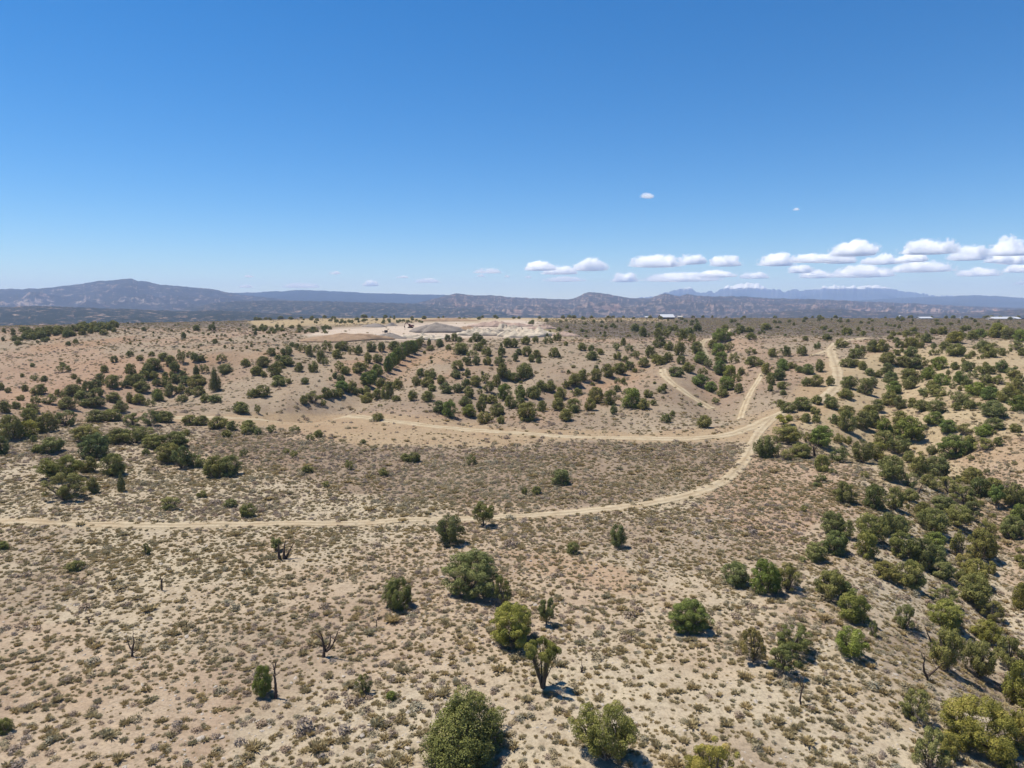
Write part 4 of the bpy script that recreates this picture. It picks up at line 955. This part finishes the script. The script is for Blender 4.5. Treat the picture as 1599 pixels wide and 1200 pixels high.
for i in range(90): add_far(srng.uniform(190, 480), srng.uniform(506, 550), srng.uniform(2, 4.5), srng.uniform(2, 4))
for i in range(40): add_far(srng.uniform(395, 520), srng.uniform(512, 522), srng.uniform(4, 9), srng.uniform(3, 6))
for i in range(110):                                       # undergrowth between the listed trees of the right hillside and the middle hill
    x = srng.uniform(1390, 1610); add_far(x, srng.uniform(515, 640), srng.uniform(4, 11), srng.uniform(4, 9), 's' if srng.random() < 0.4 else 'r')
for i in range(70): add_far(srng.uniform(440, 1190), srng.uniform(540, 640), srng.uniform(3, 7), srng.uniform(3, 6), 's' if srng.random() < 0.4 else 'r')
for i in range(70): add_far(srng.uniform(1250, 1690), srng.uniform(640, 900), srng.uniform(5, 13), srng.uniform(4, 10), 's' if srng.random() < 0.7 else 'r')
n = len(fp)
scatter('small_junipers', 'small far-off junipers and shrubs scattered over the hills and plateau', np.array(fp), np.stack([np.zeros(n), np.zeros(n), srng.uniform(0, 6.28, n)], 1), np.array(fs), np.array(fi), FARC)

# loose stones
def stone_mesh(seed):
    v, f = ICO1; q = v * (1 + 0.28 * noise2(v[:, 0] * 1.7 + seed, v[:, 1] * 1.7 + v[:, 2] * 2.1, seed))[:, None]
    return mesh_np('stone', q * np.array([0.5, 0.42, 0.28]), f, M['stone'], False)
STONES = [('stone', stone_mesh(s)) for s in (3, 4, 5, 6)]
n = 14000
y = np.sqrt(srng.uniform(34.0 ** 2, 95.0 ** 2, n)) - 8; x = srng.uniform(-0.9, 0.9, n) * (y + 8)
kk = (fbm(x / 6, y / 6, 3, 311) > -0.15) & clear_of_trees(x, y, 0.8); x, y = x[kk], y[kk]; n = len(x)
s = np.exp(srng.normal(-2.2, 0.45, n))
scatter('gravel', 'small pale stones strewn over the near slope', np.stack([x, y, z_at(x, y)], 1), srng.uniform(-0.3, 0.3, (n, 3)) + np.stack([x * 0, x * 0, srng.uniform(0, 6.28, n)], 1), np.stack([s * 1.2, s, s * 0.8], 1), srng.integers(0, 4, n), protos('stone_kinds', STONES))
for i, (a, b, w, lb) in enumerate([(578, 1133, 9, 'pale flat stone left of the large cone-shaped juniper'), (566, 1150, 11, 'pale stone just below another flat stone left of the cone-shaped juniper'),
                                   (637, 1170, 12, 'broken pale stone near the bottom, left of the cone-shaped juniper'), (346, 1153, 8, 'white stone on the near pinkish slope, bottom left')]):
    p = P(a, b); d = depth_of(p); o = link(bpy.data.objects.new('stone', STONES[i % 4][1])); sc = w / FPX * d; o.location = p + np.array([0, 0, 0.05]); o.scale = (sc, sc * 0.8, sc * 0.7); o.rotation_euler = (0.1, -0.1, i * 1.3)
    tag(o, lb, 'stone', 'pale stones near the bottom')
# ------------------------------------------------------------------ quarry: heaps, banks and two machines
M['gravel'] = mat_simple('grey_gravel', (0.30, 0.255, 0.215), 0.25, 2.0, bstr=0.8, bdist=0.2)
M['cream_spoil'] = mat_simple('cream_spoil', (0.66, 0.55, 0.41), 0.30, 0.35, bstr=0.7, bdist=0.3)
M['pink_spoil'] = mat_simple('pinkish_spoil', (0.50, 0.36, 0.28), 0.30, 0.35, bstr=0.7, bdist=0.3)
M['brown_bank'] = mat_simple('brown_bank_soil', (0.36, 0.245, 0.155), 0.25, 0.5, bstr=0.7, bdist=0.3)
def mound(px, py, w, h, ratio, mat, label, seed, pw=1.0, rough=0.25, name='spoil_heap', cat='spoil heap', grp='heaps in the quarry'):
    p = P(px, py - 2.0); d = depth_of(p); W = w / FPX * d; H = h / FPX * d * 1.0; D = W * ratio
    nr, na = 26, 72
    r = np.linspace(0, 1, nr)[:, None]; a = np.linspace(0, 2 * math.pi, na, endpoint=False)[None, :]
    irr = 1 + 0.18 * np.sin(2 * a + seed) + 0.12 * np.sin(3 * a + 2.3 * seed) + 0.06 * np.sin(7 * a + seed)
    x = 0.5 * W * r * irr * np.cos(a); y = 0.5 * D * r * irr * np.sin(a)
    g = fbm((x + p[0]) / (W * 0.10), (y + p[1]) / (W * 0.10), 4, seed); rg = ridged(a * 4.5 + 0 * r, r * 1.2 + 0 * a, 3, seed) - 0.5
    z = H * ((1 - r ** 1.15) ** pw) * (1 + rough * g + rough * 0.6 * rg * r)
    z = np.where(r > 0.99, -0.6, z) + z_at(x + p[0], y + p[1]) - p[2]
    V = np.stack([x, y, z], -1).reshape(-1, 3)
    F = [(i * na + j, i * na + (j + 1) % na, (i + 1) * na + (j + 1) % na, (i + 1) * na + j) for i in range(nr - 1) for j in range(na)]
    me = mesh_np(name, V, np.array(F), mat, False)
    o = link(bpy.data.objects.new(name, me)); o.location = p
    return tag(o, label, cat, grp)
mound(683, 521, 84, 14, 0.45, M['gravel'], 'long grey gravel pile behind the quarry floor', 3, 0.6, 0.22, 'gravel_pile', 'gravel pile')
mound(585, 513, 42, 6, 0.5, M['gravel'], 'low grey gravel pile left of the excavator', 5, 0.8, 0.1, 'gravel_pile', 'gravel pile')
mound(611, 511, 18, 5, 0.6, M['gravel'], 'small pale gravel cone beside the low gravel pile', 6, 1.0, 0.1, 'gravel_pile', 'gravel pile')
mound(608, 530, 48, 8, 0.5, M['gravel'], 'grey rubble heap under the dark screening machine', 8, 0.9, 0.2, 'gravel_pile', 'gravel pile')
mound(822, 528, 108, 14, 0.42, M['cream_spoil'], 'eroded cream spoil bank at the right end of the quarry', 11, 0.55, 0.75)
mound(752, 526, 76, 12, 0.4, M['cream_spoil'], 'pale cream spoil bank in the quarry centre right', 13, 0.6, 0.7)
mound(778, 512, 90, 8, 0.4, M['pink_spoil'], 'pinkish spoil bank behind the cream banks', 15, 0.6, 0.7)
mound(728, 518, 60, 6, 0.35, M['brown_bank'], 'low red-brown cut bank right of the grey pile', 17, 0.6, 0.5)
mound(535, 534, 140, 11, 0.35, M['brown_bank'], 'broad brown bank below the quarry floor on the left', 19, 0.6, 0.2)
mound(700, 504, 90, 5, 0.3, M['brown_bank'], 'low brown rise along the back of the quarry', 21, 0.7, 0.3)
mound(660, 531, 70, 7, 0.35, M['cream_spoil'], 'cream earth spill below the grey gravel pile', 27, 0.6, 0.7)
mound(790, 520, 60, 9, 0.35, M['cream_spoil'], 'broken cream cut bank between the pink bank and front bank', 29, 0.5, 0.8)
mound(846, 516, 50, 6, 0.4, M['pink_spoil'], 'low pinkish bank at the upper right of the quarry', 31, 0.6, 0.6)
mound(880, 527, 50, 7, 0.4, M['pink_spoil'], 'small pink earth bank beside a round dark juniper', 23, 0.7, 0.3)

def box(x0, x1, y0, y1, z0, z1):
    V = np.array([(x, y, z) for z in (z0, z1) for y in (y0, y1) for x in (x0, x1)], float)
    F = np.array([(0, 2, 3, 1), (4, 5, 7, 6), (0, 1, 5, 4), (2, 6, 7, 3), (0, 4, 6, 2), (1, 3, 7, 5)])
    return V, F
def part(name, shapes, mat, parent, smooth=False, bevel=0.0):
    V, F = join(shapes); me = mesh_mixed(name, V, F, mat, smooth)
    o = link(bpy.data.objects.new(name, me), parent)
    if bevel:
        b = o.modifiers.new('bevel', 'BEVEL'); b.width = bevel; b.segments = 2
    return o
def bar(a, b, w, h):
    a = np.array(a, float); b = np.array(b, float); d = norm(b - a); s = norm(np.cross(d, [0, 0, 1.0]) if abs(d[2]) < 0.95 else np.cross(d, [1.0, 0, 0])); u = np.cross(s, d)
    V = np.array([q + s * i * w / 2 + u * j * h / 2 for q in (a, b) for j in (-1, 1) for i in (-1, 1)])
    return V, np.array([(0, 2, 3, 1), (4, 5, 7, 6), (0, 1, 5, 4), (2, 6, 7, 3), (0, 4, 6, 2), (1, 3, 7, 5)])
M['machine_red'] = mat_simple('dull_red_paint', (0.20, 0.055, 0.035), 0.2, 3.0, 0.5, 0.1, 0.01, 0.4)
M['machine_dark'] = mat_simple('dark_steel', (0.045, 0.04, 0.038), 0.3, 3.0, 0.6)
M['glass'] = mat_simple('dark_glass', (0.03, 0.04, 0.05), 0.1, 2.0, 0.1, 0.0, 0.01, 0.5)
def excavator():
    p = P(641, 512.5); d = depth_of(p); s = 9.5 / FPX * d / 4.2
    e = link(bpy.data.objects.new('excavator', None)); e.location = p; e.scale = (s, s, s); e.rotation_euler = (0, 0, 0.25)
    for y in (-1.1, 0.6): part('crawler_track', [box(-1.9, 1.9, y, y + 0.5, 0.0, 0.75)], M['machine_dark'], e, bevel=0.2)
    part('undercarriage', [box(-0.9, 0.9, -0.6, 0.6, 0.3, 0.95)], M['machine_dark'], e)
    b = part('body', [box(-0.3, 2.0, -1.15, 1.15, 0.97, 2.1)], M['machine_red'], e, bevel=0.12)
    part('counterweight', [box(2.0, 2.5, -1.1, 1.1, 1.0, 1.9)], M['machine_dark'], e, bevel=0.12)
    c = part('cab', [box(-1.2, 0.1, 0.25, 1.12, 1.0, 2.8)], M['machine_red'], e, bevel=0.08)
    part('window', [box(-1.23, -0.1, 0.22, 1.15, 1.85, 2.6)], M['glass'], c)
    part('boom', [bar((-0.5, -0.3, 1.6), (-2.3, -0.3, 3.5), 0.4, 0.5), bar((-2.2, -0.3, 3.45), (-3.7, -0.3, 3.1), 0.36, 0.42)], M['machine_red'], e)
    part('arm', [bar((-3.6, -0.3, 3.3), (-4.2, -0.3, 1.2), 0.28, 0.34)], M['machine_red'], e)
    part('bucket', [bar((-4.3, -0.3, 1.2), (-3.8, -0.3, 0.4), 0.9, 0.7)], M['machine_dark'], e)
    tag(e, 'dark red tracked excavator working beside the grey gravel pile', 'excavator')
excavator()
def screen():
    p = P(603, 525); d = depth_of(p); s = 6.0 / FPX * d / 2.4
    e = link(bpy.data.objects.new('screening_machine', None)); e.location = p + np.array([0, 0, 1.0]); e.scale = (s, s, s); e.rotation_euler = (0, 0, -0.1)
    part('hopper', [box(-0.9, 0.9, -0.8, 0.8, 1.0, 2.2), box(-0.6, 0.6, -0.5, 0.5, 0.6, 1.0)], M['machine_dark'], e)
    for x in (-0.75, 0.65):
        for y in (-0.7, 0.6): part('leg', [box(x, x + 0.12, y, y + 0.12, -1.2, 1.0)], M['machine_dark'], e)
    part('conveyor', [bar((-0.6, 0, 0.7), (-2.6, 0, 1.7), 0.6, 0.18), bar((-2.0, 0, 1.3), (-2.0, 0, -1.0), 0.12, 0.12)], M['machine_dark'], e)
    tag(e, 'small dark screening machine standing on the quarry rubble heap', 'machine')
screen()

# ------------------------------------------------------------------ farm buildings along the far edge of the plateau
M['white_metal'] = mat_simple('white_roof_metal', (0.62, 0.62, 0.63), 0.06, 0.5, 0.4, 0.05, 0.02, 0.3)
M['grey_wall'] = mat_simple('grey_siding', (0.22, 0.20, 0.21), 0.15, 0.7, 0.7)
M['pale_wall'] = mat_simple('pale_siding', (0.50, 0.45, 0.40), 0.12, 0.7, 0.7)
M['dark_wall'] = mat_simple('dark_siding', (0.05, 0.055, 0.07), 0.15, 0.7, 0.6)
M['brown_door'] = mat_simple('brown_door', (0.14, 0.09, 0.06), 0.2, 1.0, 0.6)
def building(px, py, w, wall_h, roof_h, depth, rz, wallm, roofm, label, name='barn', cat='barn', doors=1, wins=2, overhang=0.5):
    p = P(px, py); d = depth_of(p); k = d / FPX; W = w * k; H = wall_h * k; R = roof_h * k; D = depth
    e = link(bpy.data.objects.new(name, None)); e.location = p - np.array([0, 0, 0.2]); e.rotation_euler = (0, 0, rz)
    V = np.array([(-W/2, 0, 0), (W/2, 0, 0), (W/2, D, 0), (-W/2, D, 0), (-W/2, 0, H), (W/2, 0, H), (W/2, D, H), (-W/2, D, H), (-W/2, D/2, H + R), (W/2, D/2, H + R)])
    me = bpy.data.meshes.new('wall'); me.from_pydata(V.tolist(), [], [(0, 1, 5, 4), (1, 2, 6, 9, 5), (2, 3, 7, 6), (3, 0, 4, 8, 7), (0, 3, 2, 1)]); me.materials.append(wallm)
    link(bpy.data.objects.new('wall', me), e)
    o_ = overhang; sl = R / (D / 2)
    for sgn, y0 in ((1, -o_), (-1, D + o_)):
        za = H - o_ * sl + 0.05; zb = H + R + 0.05
        q = np.array([(-W/2 - o_, y0, za), (W/2 + o_, y0, za), (W/2 + o_, D/2, zb), (-W/2 - o_, D/2, zb)])
        q2 = q + np.array([0, 0, 0.14])
        part('roof', [(np.vstack([q, q2]), np.array([(0, 1, 2, 3), (7, 6, 5, 4), (0, 4, 5, 1), (1, 5, 6, 2), (2, 6, 7, 3), (3, 7, 4, 0)]))], roofm, e)
    for i in range(doors): part('door', [box(-W*0.1 + i * W * 0.3, W*0.08 + i * W * 0.3, -0.08, 0.05, 0.0, H * 0.8)], M['brown_door'], e)
    for i in range(wins):
        x = -W * 0.38 + i * W * 0.62; part('window', [box(x, x + W * 0.09, -0.06, 0.04, H * 0.4, H * 0.75)], M['glass'], e)
    tag(e, label, cat, 'farm buildings on the plateau')
building(1043.5, 499, 20, 3.6, 4.2, 12.0, 0.10, M['grey_wall'], M['white_metal'], 'broad barn with a bright white roof, largest building at centre right')
building(1012, 497.5, 8, 1.8, 1.4, 6.0, 0.05, M['pale_wall'], M['white_metal'], 'low white-roofed shed left of the broad barn', 'shed', 'shed', 1, 1, 0.3)
building(1062, 498, 7, 2.8, 1.6, 6.0, -0.1, M['pale_wall'], M['pale_wall'], 'small tan shed just right of the broad barn', 'shed', 'shed', 1, 1, 0.3)
building(1447, 499, 19, 1.9, 1.9, 9.0, 0.0, M['pale_wall'], M['white_metal'], 'low white-roofed building alone on the right plateau', 'farm_building', 'building', 1, 2, 0.4)
building(1573, 499.5, 38, 1.7, 2.6, 14.0, -0.15, M['pale_wall'], M['white_metal'], 'long white-roofed farm building at the far right edge', 'farm_building', 'building', 2, 2, 0.5)
building(1594, 499.5, 22, 1.6, 2.2, 12.0, 0.35, M['dark_wall'], M['dark_wall'], 'dark-roofed shed at the right end of the long white building', 'shed', 'shed', 1, 1, 0.4)
building(1548, 499.5, 7, 1.8, 1.0, 5.0, 0.0, M['pale_wall'], M['pale_wall'], 'tiny pale shed left of the long white building', 'shed', 'shed', 1, 1, 0.2)
def tank(px, py, w, h, label):
    p = P(px, py); k = depth_of(p) / FPX; r = w * k / 2; H = h * k
    e = link(bpy.data.objects.new('storage_tank', None)); e.location = p
    th = np.linspace(0, 2 * math.pi, 24, endpoint=False); rings = [(r, 0), (r, H * 0.85), (r * 0.55, H * 0.96), (0.02, H)]
    V = np.array([(a * math.cos(t), a * math.sin(t), z) for a, z in rings for t in th]); F = np.array([(i * 24 + j, i * 24 + (j + 1) % 24, (i + 1) * 24 + (j + 1) % 24, (i + 1) * 24 + j) for i in range(3) for j in range(24)])
    part('shell', [(V, F)], M['white_metal'], e); part('ladder', [bar((0, -r - 0.1, 0), (0, -r - 0.1, H * 0.86), 0.3, 0.06)], M['grey_wall'], e); part('plinth', [box(-r * 1.1, r * 1.1, -r * 1.1, r * 1.1, -0.3, 0.06)], M['pale_wall'], e)
    tag(e, label, 'tank', 'white tanks on the plateau')
tank(1405, 499, 3.4, 6.5, 'white upright tank on the plateau left of the low white building')
tank(1500, 499.5, 2.2, 4.5, 'narrow white tank left of the long white farm building')
def pickup():
    p = P(933, 499.3); s = depth_of(p) / FPX * 4.2 / 5.2
    e = link(bpy.data.objects.new('pickup_truck', None)); e.location = p; e.scale = (s, s, s)
    part('body', [box(-2.6, 2.6, -0.95, 0.95, 0.5, 1.15)], M['white_metal'], e, bevel=0.1); c = part('cab', [box(-0.9, 1.0, -0.88, 0.88, 1.15, 1.95)], M['white_metal'], e, bevel=0.2)
    part('window', [box(-0.7, 0.8, -0.91, 0.91, 1.3, 1.75)], M['glass'], c)
    for x in (-1.7, 1.7):
        for y in (-0.95, 0.7):
            th = np.linspace(0, 2 * math.pi, 14, endpoint=False); V = np.array([(x + 0.42 * math.cos(t), y + q, 0.42 + 0.42 * math.sin(t)) for q in (0, 0.25) for t in th])
            F = [(j, (j + 1) % 14, 14 + (j + 1) % 14, 14 + j) for j in range(14)]; me = bpy.data.meshes.new('wheel'); me.from_pydata(V.tolist(), [], F + [tuple(range(14)), tuple(range(27, 13, -1))]); me.materials.append(M['machine_dark']); link(bpy.data.objects.new('wheel', me), e)
    tag(e, 'tiny white vehicle at the edge of the tan field', 'vehicle')
pickup()

# ------------------------------------------------------------------ dead trees and snags
def snag(bx, by, limbs, label, name='dead_tree', cat='dead tree', seed=0):
    """limbs: polylines in photograph pixels relative to the foot (x right, y up), with a start thickness in pixels; each its own part"""
    rng = np.random.default_rng(seed)
    p = P(bx, by); k = depth_of(p) / FPX
    e = link(bpy.data.objects.new(name, None)); e.location = p; el = math.atan2(ZC - p[2], p[1])
    for i, (pn, w, pts) in enumerate(limbs):
        sw = rng.uniform(-0.45, 0.45)
        L = [np.array([a * k, sw * (abs(a) + 0.3 * b) * k, b * k / math.cos(el)]) for a, b in pts]
        if i == 0: L[0][2] -= 0.15
        Q = smooth_line(L, 0.12); Q[1:-1] += rng.normal(size=(len(Q) - 2, 3)) * 0.015
        shp = [tube(Q, np.linspace(w * k / 2, max(w * k / 9, 0.012), len(Q)), 6)]
        for t in range(7 if pn == 'branch' else 4):                    # broken twigs left on the limb
            j = int(rng.integers(len(Q) // 3, len(Q))); d = norm(rng.normal(size=3) + np.array([0, 0, 0.5])); ln = rng.uniform(0.15, 0.45)
            shp.append(tube([Q[j], Q[j] + d * ln * 0.5 + rng.normal(size=3) * 0.03, Q[j] + d * ln], [0.02, 0.014, 0.006], 4))
        part(pn, shp, M['deadwood'], e, True)
    tag(e, label, cat, 'dead trees on the near slope')
    return e
snag(504, 1026, [('trunk', 7, [(0, 0), (3, 10), (6, 17)]), ('branch', 4, [(3, 8), (1, 22), (-5, 28), (-17, 33)]), ('branch', 4, [(3, 10), (2, 26), (-4, 40)]), ('branch', 4.5, [(5, 8), (10, 14), (12, 30)]), ('branch', 4.5, [(6, 8), (16, 16), (22, 30), (28, 42)]), ('branch', 2, [(18, 22), (26, 26)])],
     'bare black dead juniper with spreading forked limbs, near slope left of centre', seed=1)
e = snag(440, 874, [('trunk', 6, [(-3, 0), (-4, 12), (-3, 24)]), ('trunk', 5, [(3, 0), (3, 14), (5, 27)]), ('trunk', 5, [(6, 1), (11, 12), (17, 22)]), ('branch', 2, [(12, 13), (20, 18)])], 'dark triple-trunked stump with one green tuft, below the near track left', seed=2)
juniper(430, 862, 18, 20, 'p', 'n', 'green sprout growing on the left side of the triple-trunked stump', 'junipers scattered on the near slope', lod=1)
snag(253, 922, [('trunk', 3.2, [(0, 0), (1, 10), (0, 22)]), ('branch', 1.6, [(0, 12), (2, 17)])], 'thin upright dead pole on the left near flat', seed=3)
snag(206, 1026, [('trunk', 5, [(0, 0), (1, 9), (0, 14)]), ('branch', 3, [(0, 8), (-7, 17), (-9, 24)]), ('branch', 3, [(1, 10), (3, 20), (2, 34)]), ('branch', 2, [(1, 4), (8, 9)])], 'small dead shrub with pale twigs on the lower left slope', seed=4)
snag(430, 1091, [('trunk', 6, [(0, 0), (1, 16), (-1, 34), (1, 48)]), ('branch', 2.5, [(0, 34), (7, 38), (12, 41)]), ('branch', 2, [(0, 40), (-4, 49)]), ('branch', 2, [(0, 42), (5, 51)])], 'dead dark trunk standing beside a narrow green juniper, lower left', seed=5)
snag(1447, 1062, [('trunk', 5, [(0, 0), (1, 8)]), ('branch', 4.5, [(0, 4), (-8, 16), (-7, 36)]), ('branch', 4, [(2, 6), (12, 16), (20, 26)]), ('branch', 3, [(8, 50), (0, 66), (-3, 72)]), ('branch', 1.6, [(-7, 30), (-14, 42)])], 'dead V-shaped limbs left of the open-stemmed pair, near right slope', seed=6)
snag(1436, 771, [('trunk', 5, [(-3, 0), (0, 7), (4, 14)])], 'short leaning reddish dead trunk among trees on the right slope', 'dead_stump', 'stump', 7)
snag(908, 1050, [('trunk', 4, [(0, 0), (1, 5), (0, 10)]), ('branch', 2, [(0, 3), (3, 6)])], 'tiny dark stump on the open slope right of the flat-topped juniper', 'dead_stump', 'stump', 8)
snag(139, 974, [('trunk', 4, [(0, 0), (0, 6)]), ('branch', 3, [(0, 3), (-5, 9)]), ('branch', 2, [(0, 3), (4, 8)])], 'small dark stump on the left slope above the dead shrub', 'dead_stump', 'stump', 9)
snag(588, 979, [('trunk', 2, [(0, 0), (0, 8), (3, 16)]), ('branch', 1.2, [(1, 9), (6, 12)])], 'thin dead sapling right of the black forked dead juniper', 'dead_tree', 'dead tree', 10)
snag(1272, 714, [('trunk', 5, [(0, 0), (-2, 10), (-5, 18)]), ('branch', 3, [(-2, 8), (3, 18), (5, 26)]), ('branch', 2, [(-5, 16), (-10, 24)])], 'bare twisted dead trunk between trees by the track fork', seed=11)
snag(1250, 1100, [('trunk', 3.5, [(0, 0), (-2, 12), (2, 26), (0, 38)]), ('branch', 2, [(0, 18), (8, 26)]), ('branch', 2, [(1, 24), (-5, 31)])], 'spindly half-dead snag below the grey junipers, near right slope', seed=12)
# ------------------------------------------------------------------ haze: one closed box of thin air round everything on the ground
def build_haze():
    m, nt, out = newmat('thin_blue_air')
    v = N(nt, 'ShaderNodeVolumePrincipled')
    v.inputs['Color'].default_value = (0.46, 0.63, 1.0, 1)
    v.inputs['Density'].default_value = 9e-5
    v.inputs['Absorption Color'].default_value = (0.25, 0.25, 0.25, 1)
    v.inputs['Anisotropy'].default_value = 0.0
    nt.links.new(v.outputs[0], out.inputs['Volume'])
    x, y0, y1, z0, z1 = 22500.0, -700.0, 17400.0, -420.0, 560.0
    V = [(sx * x, y, z) for z in (z0, z1) for y in (y0, y1) for sx in (-1, 1)]
    F = [(0, 2, 3, 1), (4, 5, 7, 6), (0, 1, 5, 4), (2, 6, 7, 3), (0, 4, 6, 2), (1, 3, 7, 5)]
    me = mesh_np('haze', V, F, m)
    tag(link(bpy.data.objects.new('haze', me)), 'thin blue haze that pales the far ranges', kind='stuff')
build_haze()
